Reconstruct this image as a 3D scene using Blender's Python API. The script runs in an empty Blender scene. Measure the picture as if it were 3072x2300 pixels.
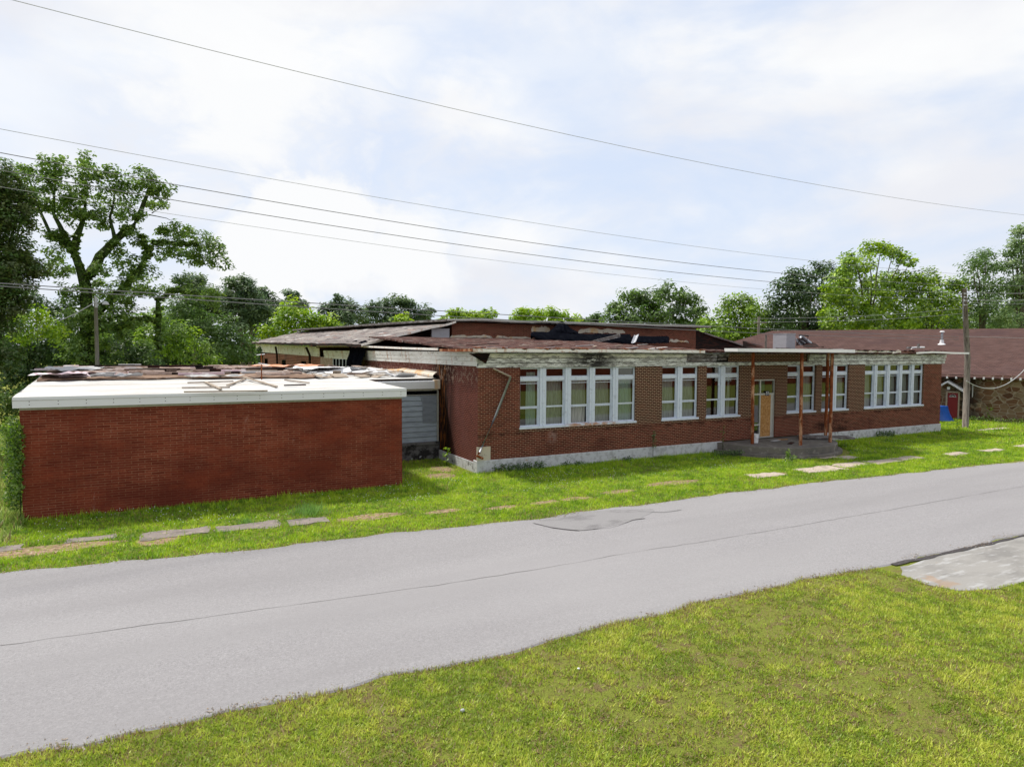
import bpy, bmesh, math, random
import numpy as np
from mathutils import Vector, Matrix
random.seed(7); rng = np.random.default_rng(7)
S = bpy.context.scene
COL = S.collection
PI = math.pi

# ---------------------------------------------------------------- camera
F, YAW, PIT, ROL, H = 1969.3, math.radians(27.612), math.radians(2.851), math.radians(.255), 4.4
CX, CY = 1536., 1150.
fw = np.array([math.sin(YAW)*math.cos(PIT), math.cos(YAW)*math.cos(PIT), -math.sin(PIT)])
_r = np.array([math.cos(YAW), -math.sin(YAW), 0.]); _u = np.cross(_r, fw)
rt = _r*math.cos(ROL)+_u*math.sin(ROL); up = -_r*math.sin(ROL)+_u*math.cos(ROL)
def ray(x, y): return (x-CX)/F*rt-(y-CY)/F*up+fw
def onZ(x, y, z=0.): d = ray(x, y); return np.array([0, 0, H])+d*(z-H)/d[2]
def onY(x, y, Y): d = ray(x, y); return np.array([0, 0, H])+d*Y/d[1]
def onX(x, y, X): d = ray(x, y); return np.array([0, 0, H])+d*X/d[0]
cd = bpy.data.cameras.new('camera'); cam = bpy.data.objects.new('camera', cd); COL.objects.link(cam)
cam.matrix_world = Matrix(((rt[0], up[0], -fw[0], 0), (rt[1], up[1], -fw[1], 0), (rt[2], up[2], -fw[2], H), (0, 0, 0, 1)))
cd.sensor_width = 36; cd.lens = 36*F/3072; cd.clip_end = 3000; cd.clip_start = .1
S.camera = cam
S.render.resolution_x = 1024; S.render.resolution_y = 766

# ---------------------------------------------------------------- world, sun, exposure
SUN = Vector((-.24, .46, .86)).normalized()
EL = math.asin(SUN.z); AZ = math.atan2(SUN.x, SUN.y)
W = bpy.data.worlds.new("World"); S.world = W; W.use_nodes = True
nt = W.node_tree; N = nt.nodes; L = nt.links; N.clear()
def nd(tree, t, **k):
    n = tree.nodes.new(t)
    for a, b in k.items(): setattr(n, a, b)
    return n
wo = nd(nt, 'ShaderNodeOutputWorld'); bg = nd(nt, 'ShaderNodeBackground'); bg.inputs[1].default_value = .1
sky = nd(nt, 'ShaderNodeTexSky', sky_type='NISHITA', sun_disc=False, sun_elevation=EL, sun_rotation=AZ, air_density=1., dust_density=1.5)
tc = nd(nt, 'ShaderNodeTexCoord')
def wnoise(scale, sc, detail, rough, lo, hi, loc=(0, 0, 0), dist=0.):
    mp = nd(nt, 'ShaderNodeMapping'); mp.inputs['Scale'].default_value = sc; mp.inputs['Location'].default_value = loc
    n = nd(nt, 'ShaderNodeTexNoise'); n.inputs['Scale'].default_value = scale; n.inputs['Detail'].default_value = detail
    n.inputs['Roughness'].default_value = rough; n.inputs['Distortion'].default_value = dist
    r = nd(nt, 'ShaderNodeMapRange', interpolation_type='SMOOTHSTEP'); r.inputs[1].default_value = lo; r.inputs[2].default_value = hi
    L.new(tc.outputs['Generated'], mp.inputs[0]); L.new(mp.outputs[0], n.inputs[0]); L.new(n.outputs[0], r.inputs[0])
    return r.outputs[0]
cov = wnoise(2.2, (1, 1, 2.6), 7, .55, .33, .56, (3.1, 1.7, .4), .3)
den = wnoise(3.1, (1, 1, 2.2), 5, .5, .35, .66, (8.3, 2.2, 5.))
m1 = nd(nt, 'ShaderNodeMix', data_type='RGBA'); m1.inputs[6].default_value = (5.5, 5.6, 5.95, 1); m1.inputs[7].default_value = (6.4, 6.45, 6.5, 1)
L.new(den, m1.inputs[0])
gain = nd(nt, 'ShaderNodeMix', data_type='RGBA'); gain.inputs[0].default_value = .85; gain.inputs[7].default_value = (4.8, 5.4, 6.5, 1)
L.new(sky.outputs[0], gain.inputs[6])
edge = wnoise(7, (1, 1, 1.6), 6, .6, .2, .8, (1, 2, 3), .4)
def wmath(op, a, b):
    n = nd(nt, 'ShaderNodeMath', operation=op)
    for i, v in enumerate((a, b)):
        if isinstance(v, (int, float)): n.inputs[i].default_value = v
        else: L.new(v, n.inputs[i])
    return n.outputs[0]
def spot(px, py, rpx, soft, wob):         # a soft-edged patch of open sky or a cloud bank, in one direction of the sky
    d = ray(px, py); d = d/np.linalg.norm(d); vm = nd(nt, 'ShaderNodeVectorMath', operation='DISTANCE'); L.new(tc.outputs['Generated'], vm.inputs[0]); vm.inputs[1].default_value = tuple(float(v) for v in d)
    a = wmath('ADD', vm.outputs['Value'], wmath('MULTIPLY', edge, wob)); r = rpx/F+wob/2
    mr_ = nd(nt, 'ShaderNodeMapRange', interpolation_type='SMOOTHSTEP'); mr_.inputs[1].default_value = r+soft; mr_.inputs[2].default_value = max(0., r-soft); L.new(a, mr_.inputs[0]); return mr_.outputs[0]
for (px_, py_, rp_, sf_, wb_, am_) in ((1150, 480, 170, .08, .16, .8), (880, 500, 150, .07, .16, .6), (600, 360, 170, .07, .14, .45), (1700, 320, 190, .09, .16, .55), (150, 330, 180, .08, .14, .35)):
    cov = wmath('MULTIPLY', cov, wmath('SUBTRACT', 1., wmath('MULTIPLY', spot(px_, py_, rp_, sf_, wb_), am_)))
for (px_, py_, rp_, sf_, wb_) in ((950, 700, 190, .022, .07), (1230, 760, 150, .03, .07), (700, 150, 330, .12, .2), (800, 800, 170, .03, .08)):
    w_s = spot(px_, py_, rp_, sf_, wb_); cov = wmath('MAXIMUM', cov, w_s); den = wmath('MAXIMUM', den, wmath('MULTIPLY', w_s, .9))
L.new(den, m1.inputs[0])
m2 = nd(nt, 'ShaderNodeMix', data_type='RGBA'); L.new(cov, m2.inputs[0]); L.new(gain.outputs[2], m2.inputs[6]); L.new(m1.outputs[2], m2.inputs[7])
L.new(m2.outputs[2], bg.inputs[0]); L.new(bg.outputs[0], wo.inputs[0])
sd = bpy.data.lights.new('sun', 'SUN'); sd.energy = 3.2; sd.angle = math.radians(5); sd.color = (1, .95, .86)
so = bpy.data.objects.new('sun', sd); COL.objects.link(so); so.rotation_euler = SUN.to_track_quat('Z', 'Y').to_euler(); so.location = (0, 0, 60)
S.view_settings.view_transform = 'Standard'; S.view_settings.look = 'None'; S.view_settings.exposure = .62; S.view_settings.gamma = 1.
S.render.engine = 'CYCLES'

# ---------------------------------------------------------------- materials
def rgba(c): return (c[0], c[1], c[2], 1)
class Mat:
    def __init__(s, name, rough=.85, spec=.3, metal=0.):
        s.m = bpy.data.materials.new(name); s.m.use_nodes = True; s.t = s.m.node_tree
        s.p = s.t.nodes['Principled BSDF']; s.out = s.t.nodes['Material Output']
        s.p.inputs['Roughness'].default_value = rough; s.p.inputs['Specular IOR Level'].default_value = spec; s.p.inputs['Metallic'].default_value = metal
        s.tc = nd(s.t, 'ShaderNodeTexCoord'); s.c = None
    def base(s, c): 
        r = nd(s.t, 'ShaderNodeRGB'); r.outputs[0].default_value = rgba(c); s.c = r.outputs[0]; return s
    def noise(s, scale, sc=(1, 1, 1), detail=4, rough=.6, lo=.45, hi=.55, uv=False, dist=0., loc=(0, 0, 0)):
        mp = nd(s.t, 'ShaderNodeMapping'); mp.inputs['Scale'].default_value = sc; mp.inputs['Location'].default_value = loc
        n = nd(s.t, 'ShaderNodeTexNoise'); n.inputs['Scale'].default_value = scale; n.inputs['Detail'].default_value = detail; n.inputs['Roughness'].default_value = rough; n.inputs['Distortion'].default_value = dist
        r = nd(s.t, 'ShaderNodeMapRange'); r.inputs[1].default_value = lo; r.inputs[2].default_value = hi
        s.t.links.new(s.tc.outputs['UV' if uv else 'Object'], mp.inputs[0]); s.t.links.new(mp.outputs[0], n.inputs[0]); s.t.links.new(n.outputs[0], r.inputs[0])
        return r.outputs[0]
    def mul(s, a, b):
        m = nd(s.t, 'ShaderNodeMath', operation='MULTIPLY'); s.t.links.new(a, m.inputs[0])
        if isinstance(b, (int, float)): m.inputs[1].default_value = b
        else: s.t.links.new(b, m.inputs[1])
        return m.outputs[0]
    def lay(s, c, mask, amt=1., blend='MIX'):
        x = nd(s.t, 'ShaderNodeMix', data_type='RGBA', blend_type=blend)
        if amt != 1.: mask = s.mul(mask, amt)
        s.t.links.new(mask, x.inputs[0]); s.t.links.new(s.c, x.inputs[6])
        if isinstance(c, tuple): x.inputs[7].default_value = rgba(c)
        else: s.t.links.new(c, x.inputs[7])
        s.c = x.outputs[2]; return s
    def band(s, axis, lo, hi, soft=.1):      # a band of one coordinate, for stains and painted shade with a place of their own
        sp = nd(s.t, 'ShaderNodeSeparateXYZ'); gg = nd(s.t, 'ShaderNodeNewGeometry'); s.t.links.new(gg.outputs['Position'], sp.inputs[0])
        a = nd(s.t, 'ShaderNodeMapRange', interpolation_type='SMOOTHSTEP'); a.inputs[1].default_value = lo-soft; a.inputs[2].default_value = lo+soft
        b = nd(s.t, 'ShaderNodeMapRange', interpolation_type='SMOOTHSTEP'); b.inputs[1].default_value = hi+soft; b.inputs[2].default_value = hi-soft
        s.t.links.new(sp.outputs[axis], a.inputs[0]); s.t.links.new(sp.outputs[axis], b.inputs[0])
        return s.mul(a.outputs[0], b.outputs[0])
    def brick(s, w, h, c1, c2, mo, ms=.009, bias=0., off=.5):
        b = nd(s.t, 'ShaderNodeTexBrick', offset=off); b.inputs['Scale'].default_value = 1; b.inputs['Brick Width'].default_value = w; b.inputs['Row Height'].default_value = h
        b.inputs['Mortar Size'].default_value = ms; b.inputs['Mortar Smooth'].default_value = .15; b.inputs['Bias'].default_value = bias
        b.inputs['Color1'].default_value = rgba(c1); b.inputs['Color2'].default_value = rgba(c2); b.inputs['Mortar'].default_value = rgba(mo)
        s.t.links.new(s.tc.outputs['UV'], b.inputs[0]); s.c = b.outputs[0]; s.bf = b.outputs[1]; return s
    def bump(s, h, st=.3, d=.01):
        b = nd(s.t, 'ShaderNodeBump'); b.inputs['Strength'].default_value = st; b.inputs['Distance'].default_value = d
        s.t.links.new(h, b.inputs['Height']); s.t.links.new(b.outputs[0], s.p.inputs['Normal']); return s
    def done(s): s.t.links.new(s.c, s.p.inputs['Base Color']); return s.m
X1 = (1, 1, 1)
M = {}
# brick of the school: dark red common brick, tan mortar, washed pink patches and soot
m = Mat('school_brick', .95, .08).brick(.213, .0677, (.145, .036, .023), (.062, .015, .010), (.34, .20, .135), .0075)
m.lay((.040, .012, .010), m.noise(.6, (1, 1, 1.2), 5, .6, .52, .72), .5)
m.lay((.17, .075, .06), m.noise(2.2, (1, 1, .5), 5, .65, .58, .80), .35)
m.lay((.13, .03, .02), m.noise(9, (1, 1, 1.5), 3, .6, .52, .75), .35)
m.lay((.34, .24, .21), m.mul(m.mul(m.band(0, 12.75, 13.0, .18), m.band(2, .95, 1.38, .12)), m.noise(6, (1, 1, .6), 4, .7, .40, .55)), .6)
m.lay((.018, .010, .008), m.mul(m.mul(m.band(0, 27.8, 30.2, .5), m.band(2, .5, 1.05, .15)), m.noise(3, X1, 5, .7, .42, .56)), .85)
m.lay((.030, .014, .010), m.mul(m.band(2, 1.28, 1.40, .05), m.noise(2.2, (1, 1, .8), 5, .7, .45, .58)), .7)
m.bump(m.mul(m.bf, -1.), .5, .01); M['brick'] = m.done()
m = Mat('pier_brick', .95, .08).brick(.213, .0677, (.060, .014, .009), (.022, .006, .005), (.40, .27, .18), .0095)
m.lay((.22, .08, .05), m.noise(1.6, X1, 5, .6, .55, .75), .35)
m.bump(m.mul(m.bf, -1.), .5, .01); M['brick_dark'] = m.done()
m = Mat('norman_brick', .95, .08).brick(.315, .0677, (.235, .058, .032), (.130, .026, .014), (.33, .17, .105), .0055)
m.lay((.105, .023, .014), m.noise(.45, (1, 1, 1.6), 5, .6, .40, .62), .8)
m.lay((.235, .050, .024), m.noise(.8, (1, 1, 2.), 6, .7, .48, .66, loc=(4, 1, 2)), .6); m.lay((.36, .22, .17), m.noise(1.7, (2.2, 1, .5), 8, .8, .63, .70, loc=(2, 7, 2)), .5)
m.lay((.10, .016, .010), m.noise(14, (1, 1, 2), 3, .7, .48, .6), .4)
m.lay((.55, .42, .36), m.mul(m.noise(6, (1, 1, 2.5), 4, .7, .66, .74), m.bf), .8)
m.bump(m.mul(m.bf, -1.), .5, .01); M['brick_norman'] = m.done()
m = Mat('block_brick', .9).brick(.40, .135, (.20, .05, .035), (.12, .03, .022), (.42, .25, .18), .016)
m.lay((.07, .03, .025), m.noise(.4, X1, 4, .6, .5, .7), .5); M['brick_block'] = m.done()
m = Mat('washed_brick', .9).brick(.213, .0677, (.30, .18, .15), (.18, .08, .06), (.45, .38, .33), .012)
m.lay((.42, .36, .33), m.noise(3, X1, 5, .7, .5, .6), .7); M['brick_washed'] = m.done()
# side wall, with rust and painted shadow down the corner by the low wing
m = Mat('side_brick', .95, .08).brick(.213, .0677, (.105, .026, .020), (.065, .016, .013), (.24, .12, .09), .007)
m.lay((.15, .065, .06), m.noise(1.2, (1, 1, .6), 5, .6, .45, .7), .45)
m.lay((.012, .006, .004), m.mul(m.band(1, 23.6, 25.6, .6), m.noise(2, (1, 1, .2), 4, .6, .28, .46)), .95)  # dark rust stain that also holds the corner's shadow
m.lay((.30, .10, .02), m.mul(m.band(1, 24.3, 25.2, .2), m.noise(7, (1, 1.4, .25), 4, .6, .5, .62)), .7)
m.lay((.33, .24, .18), m.mul(m.band(2, 3.2, 4.0, .2), m.noise(5, (1, 1, 1), 5, .7, .5, .6)), .55)
M['brick_side'] = m.done()
def paint(name, base, wood, dark, f=1., lo=.50, rust=0.):
    m = Mat(name, .8).base(base)
    m.lay((.46, .47, .42), m.noise(1.1, (1, 1, 3), 4, .6, .45, .65, loc=(3, 3, 3)), .25)
    m.lay(wood, m.noise(4*f, (.5, .5, 2.2), 10, .80, lo, lo+.05), .9)
    m.lay(dark, m.noise(7*f, (.5, .5, 2.6), 10, .82, lo+.05, lo+.10, loc=(1, 5, 2)), .9)
    if rust: m.lay((.38, .14, .03), m.noise(2.6, (1.4, 1.4, .35), 5, .65, .56, .68, loc=(7, 2, 1)), rust)
    m.bump(m.noise(9*f, (.3, .3, 4), 6, .7, .3, .7), .4, .01)
    return m.done()
M['frieze'] = paint('peeling_white_boards', (.66, .69, .66), (.27, .26, .24), (.035, .03, .027), 1., .49)
m = Mat('peeling_boards_black_rot', .8).base((.68, .69, .66))
m.lay((.60, .58, .44), m.mul(m.band(2, 4.12, 4.32, .02), m.noise(2, (.5, 1, 1), 4, .6, .3, .5)), .8)
m.lay((.40, .41, .36), m.noise(1.1, (1, 1, 3), 4, .6, .42, .62), .4)
m.lay((.25, .24, .22), m.noise(4, (.5, .5, 2.2), 10, .80, .49, .54), .9)
m.lay((.012, .010, .009), m.mul(m.band(0, 13.7, 15.6, .7), m.noise(3.4, (.6, .6, 2.4), 9, .8, .42, .50)), .97)
m.lay((.03, .027, .024), m.noise(8, (.5, .5, 2.6), 10, .82, .54, .58), .9); M['frieze_rot'] = m.done()
M['side_frieze'] = paint('rust_stained_white_boards', (.68, .68, .64), (.34, .31, .27), (.07, .05, .04), .7, .55, .75)
M['grey_wood'] = paint('bare_grey_boards', (.26, .25, .26), (.11, .09, .08), (.02, .016, .014), 1., .46)
M['fascia_rust'] = paint('rusting_white_metal_edge', (.76, .74, .70), (.50, .30, .20), (.14, .05, .025), 1.5, .55, .6)
M['fascia_white'] = paint('chipped_white_metal_edge', (.80, .80, .79), (.55, .50, .46), (.16, .08, .06), 1.4, .62)
def simple(name, c, rough=.8, spec=.3, metal=0., n=None):
    m = Mat(name, rough, spec, metal).base(c)
    for a in (n or []): m.lay(a[0], m.noise(a[1], a[2], 5, .65, a[3], a[4]), a[5])
    return m
m = simple('white_membrane_metal', (.66, .67, .69), .45, .5, 0, [((.62, .63, .66), 2, (.3, 1, 1), .52, .7, .5), ((.45, .42, .40), 7, X1, .68, .76, .5)]); M['white_metal'] = m.done()
m = simple('white_roof_membrane', (.50, .495, .485), .8, .2, 0, [((.36, .33, .30), .7, (.35, 1.6, 1), .48, .62, .8), ((.34, .30, .26), 2.4, (.5, 2, 1), .6, .68, .7), ((.58, .58, .58), 1.3, (.3, 1.2, 1), .55, .6, .6)])
m.bump(m.noise(2.2, (.4, 1.8, 1), 5, .6, .3, .7), .5, .05); M['membrane'] = m.done()
m = simple('pale_block_course', (.40, .40, .33), .9, .2, 0, [((.24, .24, .2), 8, X1, .5, .65, .6)]); M['block_course'] = m.done()
m = simple('red_brown_tar_roof', (.085, .040, .034), .95, .08, 0, [((.20, .15, .13), 3.2, (.4, 1.2, 1), .52, .60, .8), ((.020, .016, .016), 3.5, (.5, 1.2, 1), .50, .58, .85), ((.11, .05, .035), 5, (.4, 1.2, 1), .56, .6, .7), ((.62, .60, .58), 2.2, (.3, 2.4, 1), .665, .685, .9)])
m.bump(m.noise(6, X1, 6, .7, .3, .7), .8, .05); M['tar_roof'] = m.done()
m = simple('worn_sheet_roof', (.24, .215, .20), .8, .15, 0, [((.13, .11, .11), .7, (1.5, .35, 1), .44, .56, .85), ((.035, .03, .03), 1.6, (2.2, .5, 1), .57, .62, .9), ((.24, .11, .075), 1.2, (2, .3, 1), .57, .65, .7), ((.52, .51, .50), .9, (1.2, .25, 1), .60, .66, .7)])
m.bump(m.noise(5, (1, .5, 1), 5, .65, .3, .7), .8, .06); M['sheet_roof'] = m.done()
M['dark'] = simple('dark_timber_and_shade', (.018, .013, .012), .95, .1, 0, [((.07, .025, .018), 3, (.5, .5, 3), .5, .6, .7)]).done()  # also colours the shaded voids and gaps
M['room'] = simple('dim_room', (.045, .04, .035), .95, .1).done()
m = simple('rough_whitewash', (.58, .59, .62), .9, .2, 0, [((.34, .34, .35), 5, X1, .48, .6, .7), ((.10, .095, .09), 2.2, (1, 1, 1.5), .60, .68, .8), ((.42, .27, .17), 1.6, X1, .68, .71, .8)]); m.bump(m.noise(20, X1, 5, .7, .3, .7), .8, .03); M['foundation'] = m.done()
m = simple('concrete', (.15, .135, .12), .9, .2, 0, [((.10, .095, .09), 1.2, X1, .48, .62, .8), ((.33, .31, .28), 4, X1, .55, .65, .5)]); m.bump(m.noise(25, X1, 5, .7, .3, .7), .4, .01); M['concrete'] = m.done()
m = simple('pink_slab_concrete', (.43, .36, .30), .9, .2, 0, [((.22, .19, .16), 2.2, X1, .50, .64, .8), ((.58, .53, .47), 5, X1, .56, .66, .6)]); M['slab'] = m.done()
m = simple('dark_slab_concrete', (.21, .18, .165), .9, .2, 0, [((.11, .10, .09), 2.2, X1, .50, .64, .8), ((.34, .28, .23), 4, X1, .56, .66, .7)]); M['slab_dark'] = m.done()
m = simple('driveway_concrete', (.27, .262, .25), .95, .1, 0, [((.17, .165, .16), .9, (.8, 1.5, 1), .46, .64, .7), ((.36, .36, .36), 2.5, (.4, 2, 1), .52, .62, .8), ((.30, .19, .11), .9, X1, .62, .67, .5), ((.1, .1, .1), 40, X1, .66, .7, .5)]); m.bump(m.noise(40, X1, 5, .7, .3, .7), .4, .01); M['pad'] = m.done()
m = simple('rusted_paint_steel', (.20, .055, .018), .85, .15, 0, [((.44, .25, .15), 4, (1, 1, .35), .52, .58, .9), ((.09, .024, .010), 9, (1, 1, .4), .52, .6, .8)]); m.bump(m.noise(30, X1, 4, .7, .3, .7), .4, .01); M['rust'] = m.done()
m = simple('white_blue_window_paint', (.60, .66, .76), .5, .4, 0, [((.42, .46, .54), 6, X1, .54, .66, .6), ((.30, .28, .26), 11, X1, .64, .70, .7)]); m.lay((.42, .17, .05), m.mul(m.mul(m.band(0, 13.6, 15.8, .3), m.band(2, 1.4, 1.6, .02)), m.noise(3, X1, 5, .7, .4, .55)), .85); M['window_white'] = m.done()
M['alu'] = simple('dull_aluminium', (.45, .45, .42), .45, .5, .3, [((.28, .27, .25), 6, X1, .55, .65, .5)]).done()
M['galv'] = simple('galvanised_steel', (.34, .36, .40), .4, .5, .6, [((.2, .2, .22), 6, X1, .55, .65, .5)]).done()
M['ac'] = simple('grey_sheet_housing', (.33, .33, .36), .5, .4, .1, [((.24, .24, .26), 3, (1, 1, 3), .5, .65, .5)]).done()
M['siding'] = simple('blue_grey_siding', (.33, .39, .46), .6, .4, 0, [((.23, .27, .33), 1.4, (1, 1, 4), .45, .6, .7), ((.46, .50, .55), 3, (.5, .5, 5), .58, .66, .5)]).done()
m = simple('sooty_blockwork', (.16, .155, .16), .95, .1, 0, [((.02, .018, .018), 2.2, X1, .45, .55, .9), ((.42, .44, .46), 3.2, (1.4, 1.4, 1.4), .62, .65, .9)]); M['soot_block'] = m.done()
m = simple('pale_stucco', (.50, .45, .37), .9, .2, 0, [((.52, .32, .13), 1.2, (1, 1, .5), .52, .62, .8), ((.10, .07, .05), 4, X1, .60, .66, .8)]); M['stucco'] = m.done()
m = simple('rust_streaked_membrane', (.58, .52, .44), .7, .3, 0, [((.60, .30, .08), .9, (1, 2., .3), .46, .62, .9), ((.30, .11, .03), 2.5, (1, 2, .3), .62, .68, .8)]); M['rust_membrane'] = m.done()
M['tarp'] = simple('black_plastic_sheet', (.004, .0045, .007), .55, .0, 0, [((.012, .014, .018), 3, X1, .5, .7, .6)]).done()
M['blue_tarp'] = simple('blue_tarpaulin', (.008, .085, .42), .4, .5, 0, [((.01, .05, .26), 4, X1, .5, .65, .6)]).done()
m = Mat('chipboard', .85).base((.38, .19, .06)); m.lay((.52, .30, .12), m.noise(11, (1, 1, .8), 3, .8, .5, .54), .8); m.lay((.20, .085, .025), m.noise(13, (1, 1, .8), 2, .8, .57, .6, loc=(3, 3, 3)), .8); M['osb'] = m.done()
M['weathered_board'] = simple('weathered_board', (.36, .30, .24), .9, .2, 0, [((.20, .16, .13), 4, (1, 3, 3), .48, .6, .7)]).done()
M['insulation'] = simple('torn_insulation', (.40, .31, .27), .95, .1, 0, [((.22, .15, .11), 5, X1, .48, .6, .8), ((.62, .56, .53), 3, X1, .58, .64, .7)]).done()
M['deck_dirt'] = simple('bare_brown_decking', (.24, .16, .115), .95, .1, 0, [((.07, .045, .035), 1.6, (.5, 2.4, 1), .50, .60, .8), ((.40, .32, .27), 2.6, (.4, 2, 1), .56, .64, .8)]).done()
M['pink_sheet'] = simple('faded_pink_sheeting', (.55, .42, .47), .8, .2, 0, [((.80, .78, .78), 2, X1, .5, .6, .8)]).done()
M['orange_sheet'] = simple('faded_orange_sheeting', (.58, .25, .14), .8, .2, 0, [((.75, .6, .52), 2, X1, .5, .6, .7)]).done()
M['pole'] = simple('weathered_pole_wood', (.21, .185, .16), .95, .1, 0, [((.07, .058, .05), 5, (3, 3, .3), .50, .60, .8), ((.36, .33, .30), 6, (3, 3, .25), .58, .66, .6)]).done()
M['bark'] = simple('ivy_dark_bark', (.030, .040, .016), .95, .05, 0, [((.05, .09, .02), 4, X1, .48, .56, .8)]).done()
M['bark_grey'] = simple('grey_bark', (.11, .10, .075), .95, .1, 0, [((.05, .05, .035), 5, X1, .5, .6, .7)]).done()
M['cable'] = simple('grey_cable', (.20, .20, .21), .6, .3).done()
M['cable_pale'] = simple('pale_cable', (.42, .43, .44), .6, .3).done()
M['red_door'] = simple('dark_red_door_paint', (.17, .012, .014), .5, .4).done()
M['white'] = simple('white_paint', (.72, .73, .75), .6, .3).done()
M['sign_dark'] = simple('dark_sign_plate', (.02, .025, .05), .5, .4).done()
M['green_thing'] = simple('green_plastic', (.01, .16, .09), .5, .4).done()
M['curtain'] = simple('pale_green_curtain', (.42, .52, .48), .9, .1).done()
M['curtain_grey'] = simple('grey_net_curtain', (.44, .44, .42), .95, .1, 0, [((.30, .30, .29), 7, (3, 3, .3), .45, .6, .7)]).done()
M['cloth'] = simple('pale_dust_sheet', (.40, .40, .41), .9, .2).done()
m = Mat('shingles', .95, .1).brick(.32, .14, (.098, .052, .043), (.068, .038, .032), (.040, .022, .021), .02)
m.lay((.125, .075, .068), m.noise(1.1, (1, 1, 1), 6, .7, .48, .68), .6); m.lay((.05, .028, .03), m.noise(.35, (.6, .6, 1), 4, .6, .5, .66), .6); M['shingle'] = m.done()
m = Mat('field_stone', .9)
vo = nd(m.t, 'ShaderNodeTexVoronoi', feature='DISTANCE_TO_EDGE'); vo.inputs['Scale'].default_value = 2.9; vc = nd(m.t, 'ShaderNodeTexVoronoi'); vc.inputs['Scale'].default_value = 2.9
mpv = nd(m.t, 'ShaderNodeMapping'); mpv.inputs['Scale'].default_value = (.85, 1.2, 1); m.t.links.new(m.tc.outputs['UV'], mpv.inputs[0])
for v in (vo, vc): m.t.links.new(mpv.outputs[0], v.inputs['Vector'])
cr = nd(m.t, 'ShaderNodeValToRGB'); e = cr.color_ramp.elements; e[0].color = (.17, .08, .045, 1); e[1].color = (.42, .33, .22, 1); e.new(.35).color = (.28, .15, .085, 1); e.new(.65).color = (.33, .24, .15, 1)
sp = nd(m.t, 'ShaderNodeSeparateColor'); m.t.links.new(vc.outputs['Color'], sp.inputs[0]); m.t.links.new(sp.outputs[0], cr.inputs[0]); m.c = cr.outputs[0]
mr = nd(m.t, 'ShaderNodeMapRange'); mr.inputs[1].default_value = .025; mr.inputs[2].default_value = .06; mr.inputs[3].default_value = 1; mr.inputs[4].default_value = 0; m.t.links.new(vo.outputs['Distance'], mr.inputs[0])
m.lay((.50, .42, .32), mr.outputs[0], .9); m.lay((.13, .09, .06), m.noise(6, X1, 5, .7, .5, .65), .4); m.lay((.02, .018, .016), m.mul(m.band(0, 46.0, 46.75, .25), m.noise(2, X1, 4, .6, .35, .5)), .9); M['stone'] = m.done()
M['dirt'] = simple('bare_dirt', (.27, .19, .12), .95, .05, 0, [((.15, .11, .07), 6, X1, .48, .56, .8), ((.40, .33, .25), 11, X1, .55, .62, .8), ((.16, .20, .03), 4, X1, .54, .6, .9)]).done()
# asphalt, ground
m = Mat('pale_chip_asphalt', .92, .2).base((.252, .245, .254))
m.lay((.33, .322, .33), m.noise(26, X1, 5, .9, .50, .58), .8); m.lay((.17, .165, .17), m.noise(32, X1, 5, .9, .52, .60, loc=(3, 1, 0)), .8)
m.lay((.215, .208, .215), m.noise(.55, (.18, 1.3, 1), 4, .55, .42, .66), .55); m.lay((.285, .278, .285), m.noise(.3, (.3, 1, 1), 3, .5, .5, .7, loc=(9, 4, 0)), .6)
m.bump(m.noise(60, X1, 3, .7, .3, .7), .5, .008); M['road'] = m.done()
m = simple('worn_patch_asphalt', (.215, .21, .215), .92, .2, 0, [((.13, .125, .13), 1.1, (.6, 1, 1), .5, .62, .7), ((.36, .35, .35), 60, X1, .56, .66, .6)]); M['patch'] = m.done()
M['seam'] = simple('dark_tar_seam', (.165, .158, .158), .9, .2).done()
M['edge_tar'] = simple('dark_broken_asphalt_edge', (.055, .05, .052), .95, .1, 0, [((.12, .11, .11), 30, X1, .5, .65, .7)]).done()
m = Mat('lawn_soil', .95, .05).base((.24, .28, .05))
m.lay((.24, .24, .06), m.noise(1.6, X1, 6, .7, .46, .62), .8); m.lay((.18, .22, .04), m.noise(7, X1, 6, .75, .5, .64), .8)
m.lay((.22, .15, .09), m.noise(2.6, (.8, 1.2, 1), 7, .75, .53, .60, loc=(5, 3, 0)), .8); m.lay((.14, .11, .06), m.noise(22, X1, 4, .75, .58, .68), .7)
m.bump(m.noise(30, X1, 5, .7, .3, .7), 1., .03); M['ground'] = m.done()
def leafmat(name, tr=.45, gloss=.05):
    mm = bpy.data.materials.new(name); mm.use_nodes = True; t = mm.node_tree; t.nodes.clear()
    o = nd(t, 'ShaderNodeOutputMaterial'); a = nd(t, 'ShaderNodeVertexColor', layer_name='col')
    d = nd(t, 'ShaderNodeBsdfDiffuse'); tl = nd(t, 'ShaderNodeBsdfTranslucent'); x = nd(t, 'ShaderNodeMixShader'); x.inputs[0].default_value = tr
    g = nd(t, 'ShaderNodeBsdfGlossy'); g.inputs['Roughness'].default_value = .5; y = nd(t, 'ShaderNodeMixShader'); y.inputs[0].default_value = gloss
    t.links.new(a.outputs[0], d.inputs[0]); t.links.new(a.outputs[0], tl.inputs[0]); t.links.new(d.outputs[0], x.inputs[1]); t.links.new(tl.outputs[0], x.inputs[2])
    t.links.new(x.outputs[0], y.inputs[1]); t.links.new(g.outputs[0], y.inputs[2]); t.links.new(y.outputs[0], o.inputs[0]); return mm
M['leaf'] = leafmat('foliage'); M['grass'] = leafmat('grass_blades', .4, .03)
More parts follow.
